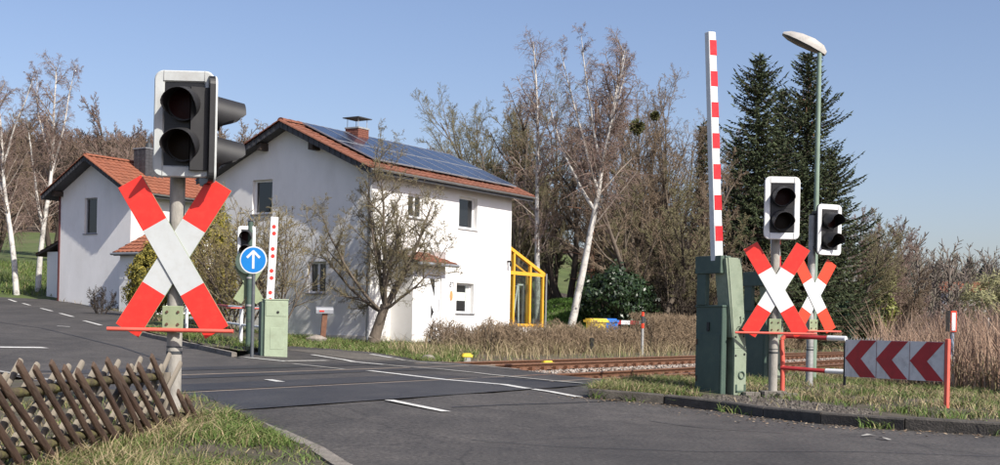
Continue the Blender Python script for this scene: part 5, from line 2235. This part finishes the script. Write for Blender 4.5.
# mistletoe balls hang in the upright tree
for px, py, rr, lab in ((637, 127, .42, 'larger mistletoe ball in the upright bare tree'), (655, 116, .26, 'smaller mistletoe ball higher in the upright bare tree')):
    p = W(px, py, 61.5)
    rg = random.Random(px)
    segs = []
    for i in range(420):
        d = Vector((rg.gauss(0, 1), rg.gauss(0, 1), rg.gauss(0, 1))).normalized()
        segs.append((*(d * rr * .1), *(d * rr * rg.uniform(.6, 1.05)), .013, .02))
    V, F = tubes(segs, 3)
    tag(fast_mesh('mistletoe', V, F, m_nest, None, None, loc=p), lab, 'mistletoe', 'mistletoe balls in the bare tree')

# bare shrubs
PS = [dict(n=6, w=.12, u=.02, k=7, f=.25, t=.35, s=.4),
      dict(n=5, w=.18, u=.05, k=6, f=.15, l=.5, r=.5, a=(20, 50)),
      dict(n=3, w=.22, u=.05, k=4, f=.1, l=.5, r=.5, a=(20, 60)),
      dict(n=2, w=.25, u=.04, k=0, f=0, l=.55, r=.6, a=(20, 60))]
GS = 'bare shrubs by the white house'
bare('bare_shrub', 'golden brown bare shrub against the gable behind the round blue sign', 241, 37.5, 200, (0, 0), 61, .032, m_bark, m_twigg, 8, .36, PS, GS, cat='shrub', minr=.008)
bare('bare_shrub', 'grey brown bare shrub against the gable behind the dotted boom', 274, 37.4, 188, (-.08, 0), 62, .030, m_bark, m_apple, 8, .36, PS, GS, cat='shrub', minr=.007)
bare('bare_shrub', 'yellowish bare shrub left of the gable behind the white railing', 222, 38.6, 232, (0, 0), 63, .026, m_bark, m_twigg, 7, .3, PS, GS, cat='shrub', minr=.008)
bare('bare_shrub', 'small leafless shrub at the foot of the shaded wall on the left', 100, 47.5, 284, (0, 0), 64, .014, m_barkd, m_twigd, 8, .35, PS, None, cat='shrub', minr=.006)
GT = 'dark bare shrubs in the thicket'
for i, (px, Y, yt, lab) in enumerate(((607, 66, 235, 'dark bare shrub right of the leaning birch foot'), (665, 62, 235, 'dark bare shrub left of the tall boom, over the hedge'),
                                      (705, 60, 225, 'dark bare shrub behind the barrier drive'), (690, 57, 265, 'low bare shrub just over the clipped hedge'),
                                      (522, 78, 225, 'dark bare shrub close to the solar house corner'), (640, 60, 255, 'tangled bare shrub behind the evergreen bush'))):
    bare('bare_shrub', lab, px, Y, yt, (0, 0), 70 + i, .05, m_barkd, m_twigd if i % 2 else m_twig, 10, .5, PS, GT, cat='shrub', minr=.010)


# ------------------------------------------------------------------ leafy masses
def leaf_quads(P, N, size, aspect, seed, up=None):
    """one quad per point, with a random turn, facing roughly N"""
    g = np.random.default_rng(seed)
    n = len(P)
    N = N + g.normal(0, .55, (n, 3))
    N /= np.linalg.norm(N, axis=1, keepdims=True) + 1e-9
    A = g.normal(0, 1, (n, 3)) if up is None else up + g.normal(0, .35, (n, 3))
    U = np.cross(A, N)
    U /= np.linalg.norm(U, axis=1, keepdims=True) + 1e-9
    Vv = np.cross(N, U)
    s = size * g.uniform(.6, 1.4, (n, 1))
    u = U * s * aspect / 2
    v = Vv * s / 2
    V = np.stack([P - v, P + u * 1.0, P + v, P - u * 1.0], 1).reshape(-1, 3)
    F = np.arange(4 * n).reshape(-1, 4)
    return V, F


def clumps(g, n_cl, per, rx, ry, rz, cr, shell=.55):
    """points gathered in clumps through an ellipsoid volume, with their outward direction"""
    d = g.normal(0, 1, (n_cl, 3))
    d /= np.linalg.norm(d, axis=1, keepdims=True)
    rad = g.uniform(shell, 1.0, (n_cl, 1)) ** .6
    c = d * rad * np.array([[rx, ry, rz]])
    q = g.normal(0, 1, (n_cl, per, 3))
    q /= np.linalg.norm(q, axis=2, keepdims=True)
    cs = cr * g.uniform(.5, 1.3, (n_cl, 1, 1))
    P = c[:, None, :] + q * cs * g.uniform(.4, 1, (n_cl, per, 1))
    N = q * .7 + d[:, None, :] * .6
    return P.reshape(-1, 3), N.reshape(-1, 3)


def leafy(name, label, px, Y, ytop, halfw, mat, seed, n_cl, per, size, cat='bush', aspect=.55, cr=.35, depth=None, group=None, bottom=None, trunk=m_barkd, shape=None, partname='foliage'):
    p = base(px, Y)
    zt = W(px, ytop, Y).z - p.z
    g = np.random.default_rng(seed)
    zb_ = 0.0 if bottom is None else bottom
    rz = (zt - zb_) / 2
    P, N = clumps(g, n_cl, per, halfw, depth or halfw, rz, cr)
    P[:, 2] += zb_ + rz
    if shape:
        f = shape(np.clip((P[:, 2] - zb_) / (zt - zb_), 0, 1))[:, None]
        P[:, :2] *= f
    P[:, 2] = np.maximum(P[:, 2], .03)
    V, F = leaf_quads(P, N, size, aspect, seed + 1)
    t = thing(name, label, cat, p, 0, group)
    fast_mesh(partname, V, F, mat, t, 'stuff')
    rg_ = random.Random(seed)
    segs = []
    for i in range(14):
        q = P[g.integers(len(P))] * np.array([.8, .8, .9])
        segs.append((rg_.uniform(-.1, .1), rg_.uniform(-.1, .1), -.1, *q, .06, .02))
    Vt, Ft = tubes(segs, 5)
    fast_mesh('stems', Vt, Ft, trunk, t, 'stuff')
    return t


leafy('evergreen_bush', 'large dark glossy evergreen bush behind the bins', 612, 55, 268, 1.55, m_rhodo, 81, 150, 60, .17, cr=.40, bottom=.1)
leafy('evergreen_bush', 'smaller dark evergreen bush right of the larger one, over the hedge', 639, 57, 285, 1.0, m_rhodo, 82, 70, 55, .16, cr=.36, bottom=.1)
leafy('golden_conifer', 'yellow green conifer standing between the two white houses', 206, 41.3, 186, 1.15, m_gold, 83, 300, 60, .125, cat='tree', cr=.42, aspect=.3,
      shape=lambda f: 1.15 - .75 * f, trunk=m_bark)
leafy('golden_conifer', 'yellow green conifer low behind the left cross, by the tiled porch', 149, 47.5, 244, 1.0, m_gold, 84, 240, 70, .13, cat='tree', cr=.3, aspect=.3,
      shape=lambda f: 1.15 - .65 * f, trunk=m_bark)
leafy('thuja', 'blue green thuja right of the faded cross', 838, 74, 283, .95, m_thuja, 85, 170, 60, .18, cat='tree', cr=.34, aspect=.28,
      shape=lambda f: 1.2 - .85 * f)
leafy('thuja', 'second lower blue green thuja behind the first', 826, 78, 298, .8, m_thuja, 86, 110, 55, .18, cat='tree', cr=.32, aspect=.28, shape=lambda f: 1.2 - .85 * f)
leafy('ivy_tree', 'yellow green ivy covered tree right of the thuja', 876, 84, 262, 1.25, m_ivy, 87, 110, 45, .22, cat='tree', cr=.45, bottom=.4)
leafy('ivy_tree', 'second ivy covered trunk lower beside the reeds', 862, 86, 290, 1.0, m_ivy, 88, 50, 40, .22, cat='tree', cr=.42, bottom=.1)


def spruce(label, px, Y, ytop, halfw, seed, cones=False):
    rg_ = random.Random(seed)
    p = base(px, Y)
    H = W(px, ytop, Y).z - p.z
    t = thing('spruce_tree', label, 'tree', p, 0, 'dark spruces behind the crossing')
    V, F = tubes([(0, 0, -.2, 0, 0, H * .5, .22, .13), (0, 0, H * .5, 0, 0, H * .98, .13, .02)], 8)
    fast_mesh('trunk', V, F, m_barkd, t)
    segs, P, D, S_ = [], [], [], []
    z = .5
    while z < H - .15:
        f = z / H
        nb = rg_.randint(6, 9)
        a0 = rg_.uniform(0, 6.28)
        prof = (1 - f) ** .56 * halfw * (1.0 if f > .12 else .8 + f) * (1 + .22 * math.sin(z * 1.9 + seed))
        for b in range(nb):
            az_ = a0 + 6.283 * b / nb + rg_.uniform(-.3, .3)
            L = max(.18, prof * rg_.choice((.6, .8, .95, 1.0, 1.1)) * rg_.uniform(.85, 1.12))
            sl = -.50 + .85 * f + rg_.uniform(-.22, .22)
            n = max(2, int(L / .22))
            pt = Vector((0, 0, z + rg_.uniform(-.15, .15)))
            d = Vector((math.cos(az_), math.sin(az_), sl))
            d.normalize()
            for i in range(n):
                d.z += .05 if f < .8 else .10
                d.normalize()
                p2 = pt + d * (L / n)
                segs.append((*pt, *p2, .03 * (1 - i / n) + .006, .03 * (1 - (i + 1) / n) + .005))
                sd_ = Vector((-d.y, d.x, 0))
                m_ = 8 if i else 4
                for k in range(m_):
                    u_ = rg_.choice((-1, 1))
                    sp_ = (sd_ * u_ * rg_.uniform(.3, 1.1) + d * rg_.uniform(.2, .9) + Vector((0, 0, -rg_.uniform(.1, .9)))).normalized()
                    ln = .34 * (1 - .45 * i / n) * rg_.uniform(.7, 1.25) * (.55 + .45 * (1 - f))
                    q = pt.lerp(p2, rg_.random())
                    P.append(q + sp_ * ln * .5)
                    D.append(sp_)
                    S_.append(ln)
                pt = p2
            P.append(pt + d * .1)
            D.append(d.copy())
            S_.append(.28)
        z += rg_.uniform(.17, .27) * (.70 + .45 * (1 - f))
    for k in range(10):
        P.append(Vector((0, 0, H - .05 * k)))
        D.append(Vector((rg_.uniform(-.4, .4), rg_.uniform(-.4, .4), 1)).normalized())
        S_.append(.28)
    P, D, S_ = np.array([tuple(q) for q in P]), np.array([tuple(q) for q in D]), np.array(S_)[:, None]
    g = np.random.default_rng(seed)
    A = g.normal(0, 1, P.shape)
    U = np.cross(D, A)
    U /= np.linalg.norm(U, axis=1, keepdims=True) + 1e-9
    w = .055 + S_ * .08
    V = np.stack([P - D * S_ * .55, P + U * w * .5 - D * S_ * .1, P + D * S_ * .55, P - U * w * .5 - D * S_ * .1], 1).reshape(-1, 3)
    fast_mesh('needles', V, np.arange(len(V)).reshape(-1, 4), m_spruce, t, 'stuff')
    V, F = tubes(segs, 3)
    fast_mesh('branches', V, F, m_barkd, t, 'stuff')
    if cones:
        cs = []
        for i in range(110):
            z = H * rg_.uniform(.72, .97)
            rr = halfw * (1 - z / H) * rg_.uniform(.2, .9)
            a = rg_.uniform(0, 6.28)
            cs.append((rr * math.cos(a), rr * math.sin(a), z, rr * math.cos(a), rr * math.sin(a), z - .16, .035, .02))
        V, F = tubes(cs, 5)
        fast_mesh('cones', V, F, m_spruceb, t, 'stuff')
    return t


spruce('dark spruce with pointed top left of the lamp post', 754, 62, 54, 3.5, 91)
spruce('taller dark spruce with brown cones behind the lamp post', 803, 68, 54, 4.2, 92, True)
spruce('narrow dark spruce filling in between the two tall spruces', 778, 72, 90, 3.4, 93)
spruce('smaller dark conifer with open branches left of the striped boom', 699, 70, 122, 1.0, 94)
spruce('dark spruce low behind the second barrier drive', 735, 66, 140, 3.0, 95)
spruce('dark spruce low on the right side behind the faded cross', 828, 74, 150, 3.4, 96)


# ------------------------------------------------------------------ hedges
def hedge(name, label, d, s0, s1, h, th, n, seed, mat, rough=.12, zb_=None):
    g = np.random.default_rng(seed)
    s = g.uniform(s0, s1, n)
    hh = h * (1 - rough * .5 + rough * (np.sin(s * 1.7) * .3 + np.sin(s * 4.1 + 1) * .3 + g.uniform(-.5, .5, n)))
    z = hh * g.uniform(0, 1, n) ** .75
    o = th / 2 * np.where(g.random(n) < .7, np.sign(g.random(n) - .5) * g.uniform(.7, 1.08, n), g.uniform(-1, 1, n))
    X = -TC * (d + o) + TS * s
    Y = TS * (d + o) + TC * s
    Z = np.array([gz(x, y) for x, y in zip(X, Y)]) - .06 + z
    D = g.normal(0, 1, (n, 3))
    D[:, 2] = np.abs(D[:, 2]) + .35
    D /= np.linalg.norm(D, axis=1, keepdims=True)
    L = g.uniform(.12, .34, (n, 1))
    P = np.stack([X, Y, Z], 1)
    r = g.uniform(.005, .012, n)
    V, F = tubes(np.concatenate([P - D * L / 2, P + D * L / 2, r[:, None], r[:, None] * .5], 1), 3)
    # a core of denser, older wood
    c = MB()
    m_ = int((s1 - s0) / .5)
    for i in range(m_):
        sa = s0 + .5 * i + .25
        for k in range(5):
            x, y = track_pt(d + g.uniform(-.5, .5) * th * .6, sa + g.uniform(-.25, .25))
            zz = gz(x, y) - .1
            c.tube((x, y, zz), (x + g.uniform(-.2, .2), y + g.uniform(-.2, .2), zz + h * g.uniform(.7, .95)), .03, .012, 4)
    a = (P.min(0) + P.max(0)) / 2
    t = thing(name, label, 'hedge', (a[0], a[1], float(gz(a[0], a[1]))), 0, 'hedges along the railway')
    off = np.array([[a[0], a[1], float(gz(a[0], a[1]))]])
    fast_mesh('hedge_twigs', V - off, F, mat, t, 'stuff')
    c.v = [tuple(np.array(v) - off[0]) for v in c.v]
    c.build('stems', m_twigd, t, kind='stuff')
    return t


hedge('hedge', 'clipped brown hedge along the far side of the railway', 18.4, 44.5, 77, 1.42, 1.0, 30000, 101, m_hedge, .05)
hedge('hedge', 'low loose dry hedge in front of the yellow lean-to', 18.6, 33.0, 44.5, .95, .9, 11000, 102, m_hedge, .35)
hedge('hedge', 'small dark leafless hedge at the corner of the white house', 20.6, 33.2, 37.5, .78, .7, 3200, 103, m_twig, .5)


# ------------------------------------------------------------------ grass, reeds
def blades(name, label, cat, X, Y, Z, h, w, lean, mat, seed):
    g = np.random.default_rng(seed)
    n = len(X)
    a = g.uniform(0, 6.283, n)
    b = g.uniform(0, 6.283, n)
    ln = lean * g.uniform(.1, 1.0, n)
    wv = np.stack([np.cos(a), np.sin(a), np.zeros(n)], 1) * (w * g.uniform(.6, 1.4, n))[:, None] / 2
    lv = np.stack([np.cos(b) * ln, np.sin(b) * ln, np.ones(n)], 1)
    P = np.stack([X, Y, Z], 1)
    H = (h * g.uniform(.55, 1.35, n))[:, None]
    mid = P + lv * H * .5
    tip = P + np.stack([np.cos(b) * ln * 2.0, np.sin(b) * ln * 2.0, np.ones(n) * (1 - .35 * ln)], 1) * H
    V = np.stack([P - wv, P + wv, mid - wv * .8, mid + wv * .8, tip - wv * .15, tip + wv * .15], 1).reshape(-1, 3)
    f = np.array([(0, 1, 3, 2), (2, 3, 5, 4)])
    F = (np.arange(n) * 6)[:, None, None] + f[None]
    return tag(fast_mesh(name, V, F.reshape(-1, 4), mat, None, 'stuff'), label, cat)


def scatter(ring, n, seed, dens=None):
    g = np.random.default_rng(seed)
    xs = [p[0] for p in ring]
    ys = [p[1] for p in ring]
    f = inside_poly(ring)
    X = g.uniform(min(xs), max(xs), n * 4)
    Y = g.uniform(min(ys), max(ys), n * 4)
    k = f(X, Y)
    X, Y = X[k], Y[k]
    # patchy cover
    nz_ = np.sin(X * 2.1 + np.sin(Y * 1.7) * 1.3) + np.sin(Y * 2.9 + X * .7) + .8 * np.sin(X * 5.3 - Y * 4.1)
    k = g.random(len(X)) < np.clip(.45 + .28 * nz_, .05, 1)
    if dens is not None:
        k &= g.random(len(X)) < dens(X, Y)
    X, Y = X[k][:n], Y[k][:n]
    return X, Y


def zarr(X, Y, f=gz, zo=0.0):
    return np.array([f(x, y) for x, y in zip(X, Y)]) + zo


def kld(x, y):
    best = np.full(np.shape(x), 1e9)
    for (x0, y0), (x1, y1) in zip(kl_in[:-1], kl_in[1:]):
        L2 = (x1 - x0) ** 2 + (y1 - y0) ** 2
        t = np.clip(((x - x0) * (x1 - x0) + (y - y0) * (y1 - y0)) / L2, 0, 1)
        best = np.minimum(best, np.hypot(x - x0 - t * (x1 - x0), y - y0 - t * (y1 - y0)))
    return best


lv_ring = kl_in[:9] + [(-1.2, 6.2), (-4.2, 6.2), (-4.2, 10.2), (-3.0, 12.5)]
X, Y = scatter(lv_ring, 56000, 201, lambda x, y: np.clip((kld(x, y) - .04) / .12, 0, 1) * np.where(x < -2.95 + (y - 6.7) * .12, .12, 1) * np.clip(1.05 - .35 * (x < -1.7), 0, 1))
blades('grass', 'green grass on the near left verge beside the lattice fence', 'grass', X, Y, zarr(X, Y, zl, .03), .085, .008, .95, m_grass, 1)
X, Y = scatter(lv_ring, 17000, 202, lambda x, y: np.clip(.26 + .25 * np.sin(x * 3 + y) + (x < -2.2) * .5, 0, 1) * np.clip((kld(x, y) - .12) / .3, 0, 1) * np.where(x < -2.95 + (y - 6.7) * .12, .3, 1))
blades('dry_grass', 'long dry straw coloured grass on the near left verge', 'grass', X, Y, zarr(X, Y, zl, .03), .135, .0065, 1.1, m_dry, 2)

def kdist(x, y):
    best = np.full(np.shape(x), 1e9)
    for (x0, y0), (x1, y1) in zip(kr_in[:-1], kr_in[1:]):
        L2 = (x1 - x0) ** 2 + (y1 - y0) ** 2
        t = np.clip(((x - x0) * (x1 - x0) + (y - y0) * (y1 - y0)) / L2, 0, 1)
        best = np.minimum(best, np.hypot(x - x0 - t * (x1 - x0), y - y0 - t * (y1 - y0)))
    return best


def kcov(x, y):
    w_ = np.clip((x - 4.1) / 1.0, 0, 1)
    near_ = 1.15 * (1 - w_) + .12 * w_ + .22 * np.sin(x * 3.1 + y)
    return np.clip((kdist(x, y) - near_) / .5, .02, 1)


vr = kr_in[:10] + [(13, 20), (13, 34), track_pt(7.0, 30), track_pt(7.2, 19.5)]
X, Y = scatter(vr, 50000, 203, lambda x, y: kcov(x, y) * np.clip(.6 + .5 * np.sin(x * 2.3 + y * 1.1), .15, 1))
blades('grass', 'green grass tufts on the right verge under the red arrow board', 'grass', X, Y, zarr(X, Y, gz, .09), .12, .010, .9, m_grass, 3)
X, Y = scatter(vr, 42000, 204, lambda x, y: kcov(x, y) * np.clip(.6 - .5 * np.sin(x * 2.3 + y * 1.1), .2, 1))
blades('dry_grass', 'dry tangled grass on the right verge between the signal posts', 'grass', X, Y, zarr(X, Y, gz, .09), .13, .009, 1.2, m_dry, 4)
m_pebble = M('verge_stone', (.1, .09, .075), .9, .2, 5, island=[(.035, .03, .025), (.11, .095, .08), (.06, .052, .043), (.17, .15, .125)])
stones('verge_stones', 9000, 3.2, 5.9, 13.0, 18.6, .030, m_pebble, lambda d: .105 + 0 * d, lambda X, Y, d, s: inside_poly(kr_in + [(24, 8), (34, 20), track_pt(7.3, 19.4)])(X, Y) & (nr.random(len(X)) > kcov(X, Y) + .25))
X, Y = scatter([xy(G(*p)) for p in [(588, 398), (640, 401), (700, 404), (700, 390), (690, 386), (640, 384.5), (600, 391)]], 6000, 221)
blades('grass', 'rough grass on the tip of the right verge by the crossing', 'grass', X, Y, zarr(X, Y, gz, .06), .13, .010, .9, m_grass, 21)
X, Y = scatter([xy(G(*p)) for p in [(588, 398), (640, 401), (700, 404), (700, 390), (690, 386), (640, 384.5), (600, 391)]], 4000, 222)
blades('dry_grass', 'dry grass on the tip of the right verge by the crossing', 'grass', X, Y, zarr(X, Y, gz, .06), .13, .010, 1.0, m_dry, 22)

lawn = [xy(G(*p)) for p in [(292, 346.5), (330, 349.5), (371, 353), (404, 357.5), (420, 360.3), (445, 361.2)]] + [track_pt(17.2, 30), track_pt(20.5, 36), (-.2, 44.5), (-4.8, 39.2), (-9.5, 42.5), (-8.5, 36)]
X, Y = scatter(lawn, 20000, 205)
blades('grass', 'green lawn in front of the white house and the apple tree', 'grass', X, Y, zarr(X, Y, gz, -.07), .16, .016, .8, m_grass, 5)
X, Y = scatter(lawn, 4500, 206)
blades('dry_grass', 'dead leaves and straw scattered over the lawn by the path', 'grass', X, Y, zarr(X, Y, gz, -.06), .12, .02, 1.3, m_dry, 6)
strip = [track_pt(16.6, 27), track_pt(16.6, 80), track_pt(18.1, 80), track_pt(18.1, 46), track_pt(19.8, 40), track_pt(19.8, 29)]
X, Y = scatter(strip, 26000, 207, lambda x, y: np.where(TS * x + TC * y > 46, np.clip(17.7 - dd(x, y), .1, 1) * .5, 1.0))
blades('dry_grass', 'tall dry grass between the far rails and the hedges', 'grass', X, Y, zarr(X, Y, gz, -.08), .50, .013, .6, m_dry, 7)
X, Y = scatter([track_pt(16.5, 27), track_pt(16.5, 80), track_pt(17.4, 80), track_pt(17.4, 27)], 7000, 208)
blades('grass', 'green grass fringe along the far rails', 'grass', X, Y, zarr(X, Y, gz, -.1), .2, .014, .8, m_grass, 8)
X, Y = scatter(isl_in[:7] + [(-8.7, 36), (-7.2, 33)], 5000, 209)
blades('grass', 'grass tufts round the pale green cabinet', 'grass', X, Y, zarr(X, Y, gz, .07), .14, .014, .8, m_grass, 9)
# weeds by the left house wall and on the meadow edge
ws = [xy(G(*p)) for p in [(62, 299.5), (100, 307.5), (136, 313), (150, 322)]] + [(-12.3, 47), (-16.3, 54.9), (-20.1, 57.4)]
X, Y = scatter(ws, 4000, 210)
blades('dry_grass', 'dry weeds at the foot of the smaller house wall', 'grass', X, Y, zarr(X, Y, gz, -.05), .2, .02, .9, m_dry, 10)
X, Y = scatter([(-34, 66), (-23, 59.5), (-20.5, 60), (-21, 75), (-36, 78)], 7000, 211)
blades('grass', 'rough grass at the roadside below the two left birches', 'grass', X, Y, zarr(X, Y, gz, -.05), .3, .03, .9, m_grass, 11)
X, Y = scatter([(2.2, 53), (4.8, 53), (5.8, 68), (1.2, 68)], 15000, 212)
blades('grass', 'green bank of grass beside the yellow lean-to', 'grass', X, Y, zarr(X, Y, gz, -.05), .16, .03, .9, m_lush, 12)

# reeds
g = np.random.default_rng(300)
n = 60000
Y = 19.5 + (62 - 19.5) * g.random(n) ** 1.25
X = Y * g.uniform(.292, .56, n)
d_ = -TC * X + TS * Y
edge = 20.6 + 2.0 * np.sin(X * 1.3) * .4 + np.clip(8.2 - X, 0, 9) * 1.6
k = (d_ < 6.6) & (Y > edge)
X, Y = X[k], Y[k]
k = g.random(len(X)) < np.clip(.5 + .25 * np.sin(X * 1.1 + Y * .6) + .25 * np.sin(X * 2.3 - Y), .15, 1)
X, Y = X[k], Y[k]
hh = 1.22 + .35 * np.sin(X * .9 + 1) * np.sin(Y * .45) + .1 * np.sin(X * 3)
blades('reeds', 'tall dry pinkish brown reeds on the right beside the railway', 'reeds', X, Y, zarr(X, Y, gz, 0), hh, .020, .28, m_reed, 13)
m2_ = len(X) // 3
blades('reeds', 'broken low reed stalks at the front of the reed bed', 'reeds', X[:m2_] + .05, Y[:m2_] - .05, zarr(X[:m2_], Y[:m2_], gz, 0), hh[:m2_] * .55, .022, .75, m_dry, 14)


# ------------------------------------------------------------------ far woods
def brush(seed, n1, n2, r):
    rg_ = random.Random(seed)
    out = levels(3)
    P = [dict(n=4, w=.08, u=.03, k=n1, f=.2, t=.4, s=.45),
         dict(n=2, w=.2, u=.1, k=n2, f=.1, l=.42, r=.6, a=(20, 50)),
         dict(n=1, w=.2, u=.08, k=0, f=0, l=.55, r=.7, a=(20, 60))]
    grow(rg_, (0, 0, 0), Vector(UPV), .8, .018, 0, P, out)
    segs = out[0] + [(*s_[:6], max(s_[6], r), max(s_[7], r * .6)) for s_ in out[1] + out[2]]
    return np.array(segs)


def wood(name, label, pts, hs, mat, seed, r=.006, n1=12, n2=5, cat='wood'):
    g_ = np.random.default_rng(seed)
    T_ = [tubes(brush(seed + i, n1, n2, r), 3) for i in range(5)]
    Vs, Fs, off = [], [], 0
    for (x, y), h in zip(pts, hs):
        V, F = T_[g_.integers(5)]
        a = g_.uniform(0, 6.28)
        c, s_ = math.cos(a), math.sin(a)
        w = h * g_.uniform(.8, 1.25)
        Vv = np.stack([(V[:, 0] * c - V[:, 1] * s_) * w + x, (V[:, 0] * s_ + V[:, 1] * c) * w + y, V[:, 2] * h + gz(x, y) - .3], 1)
        Vs.append(Vv)
        Fs.append(F + off)
        off += len(Vv)
    return tag(fast_mesh(name, np.concatenate(Vs), np.concatenate(Fs), mat, None, 'stuff'), label, cat)


g = np.random.default_rng(400)
n = 2300
Y = 118 + 215 * g.random(n) ** .9
X = Y * g.uniform(-.50, -.03, n)
wood('hillside_wood', 'bare brown wood covering the hillside on the left', np.stack([X, Y], 1), g.uniform(6.5, 10.5, n), m_hill, 401, .0045, 15, 7)
n = 170
Y = g.uniform(100, 150, n)
X = Y * np.where(g.random(n) < .3, g.uniform(-.03, .035, n), g.uniform(.085, .17, n))
wood('background_wood', 'dark bare wood behind the trees in the middle', np.stack([X, Y], 1), g.uniform(6, 9, n), m_hill, 411)
n = 240
Y = g.uniform(170, 330, n)
X = Y * g.uniform(.29, .52, n)
wood('distant_wood', 'hazy bare wood on the horizon at the right', np.stack([X, Y], 1), g.uniform(8, 12.5, n) * (1.3 - (X / Y - .29) * 1.9), m_farwood, 421, .005, 14, 7)
n = 120
Y = g.uniform(95, 150, n)
X = Y * g.uniform(.30, .50, n)
wood('brown_thicket', 'low brown thicket behind the reeds on the right', np.stack([X, Y], 1), g.uniform(2.6, 4.4, n) * (1.25 - (X / Y - .30) * 1.8), m_twigp, 431, .004, 14, 7)

# a few dark conifers, the red roof and the pale willow on the right horizon
for px, Y, yt, hw, lab, mt in ((900, 190, 262, 2.6, 'dark far conifer at the left end of the horizon wood', m_farconifer), (968, 230, 262, 2.6, 'dark far conifer above the small red roof', m_farconifer),
                               (985, 240, 267, 4.0, 'broad dark far conifer near the pale willow', m_farconifer), (952, 250, 270, 2.4, 'small dark far conifer left of the red roof', m_farconifer)):
    leafy('far_conifer', lab, px, Y, yt, hw, mt, int(px), 90, 30, 1.0, cat='tree', cr=1.3, group='far conifers', shape=lambda f: 1.25 - .95 * f)
leafy('willow', 'pale green willow at the right edge above the reeds', 996, 120, 272, 3.2, m_twigw, 99, 150, 60, .42, cat='tree', aspect=.16, cr=.9, bottom=.6)
p = base(963, 205)
fh = thing('far_house', 'tiny house with red roof in the wood on the right horizon', 'house', (p.x, p.y, W(963, 293, 205).z - 2.5), R(-20))
q = MB()
q.box(-3.4, 3.4, -2.5, 2.5, -4, 2.6)
q.build('wall', m_whitewall, fh)
q = MB()
vs = [(-3.8, -3, 2.5), (3.8, -3, 2.5), (3.8, 3, 2.5), (-3.8, 3, 2.5), (-3.8, 0, 4.3), (3.8, 0, 4.3)]
q.add(vs, [(0, 1, 5, 4), (2, 3, 4, 5), (1, 2, 5), (3, 0, 4), (3, 2, 1, 0)])
q.build('roof', m_tile2, fh)

# grit and dead leaves washed along the kerbs, a few paper scraps
g = np.random.default_rng(501)
n = 900
t_ = g.random(n) * (len(kerb_r) + 1)
ch = np.array(kerb_r + kerb_r_out)
i0 = np.minimum(t_.astype(int), len(ch) - 2)
f_ = (t_ - i0)[:, None]
P2 = ch[i0] * (1 - f_) + ch[i0 + 1] * f_
P2 = P2 + np.stack([-g.exponential(.22, n), -g.exponential(.16, n)], 1) - .03
P3 = np.concatenate([P2, zarr(P2[:, 0], P2[:, 1], gz, .012)[:, None]], 1)
V, F = leaf_quads(P3, np.tile(np.array([[0., 0., 1.]]), (n, 1)) * 3, .035, .7, 502)
tag(fast_mesh('kerb_litter', V, F, M('leaf_debris', (.2, .13, .08), .9, .2, 2, island=[(.16, .09, .05), (.30, .24, .17), (.10, .075, .05), (.24, .16, .09)]), None, 'stuff'),
    'dead leaves and grit in the gutter along the dark kerb', 'litter')
for px, py, a_, lab in ((868, 436.5, .5, 'small white paper scrap on the road below the arrow board'), (884, 440, 1.9, 'second thin white scrap on the road right of the first')):
    p = G(px, py)
    q = MB()
    q.add([(-.12, -.03, .012), (.0, -.045, .02), (.13, -.02, .012), (.11, .035, .015), (.01, .03, .028), (-.11, .02, .012)], [(0, 1, 4, 5), (1, 2, 3, 4)])
    o = q.build('paper_scrap', m_lineworn, None, loc=p)
    o.scale = (.75, .75, 1)
    o.rotation_euler = (0, 0, a_)
    tag(o, lab, 'litter')

n = 700
g = np.random.default_rng(511)
t_ = g.random(n) * (len(kerb_r) + .5)
i0 = np.minimum(t_.astype(int), len(ch) - 2)
f_ = (t_ - i0)[:, None]
P2 = ch[i0] * (1 - f_) + ch[i0 + 1] * f_ + g.normal(0, .035, (n, 2)) - .03
k = np.sin(P2[:, 0] * 5.1) + np.sin(P2[:, 0] * 11.3) > .55
P2 = P2[k]
blades('kerb_weeds', 'small weeds growing from the joint between road and dark kerb', 'weeds', P2[:, 0], P2[:, 1], zarr(P2[:, 0], P2[:, 1], gz, .0), .11, .012, 1.0, m_grass, 31)
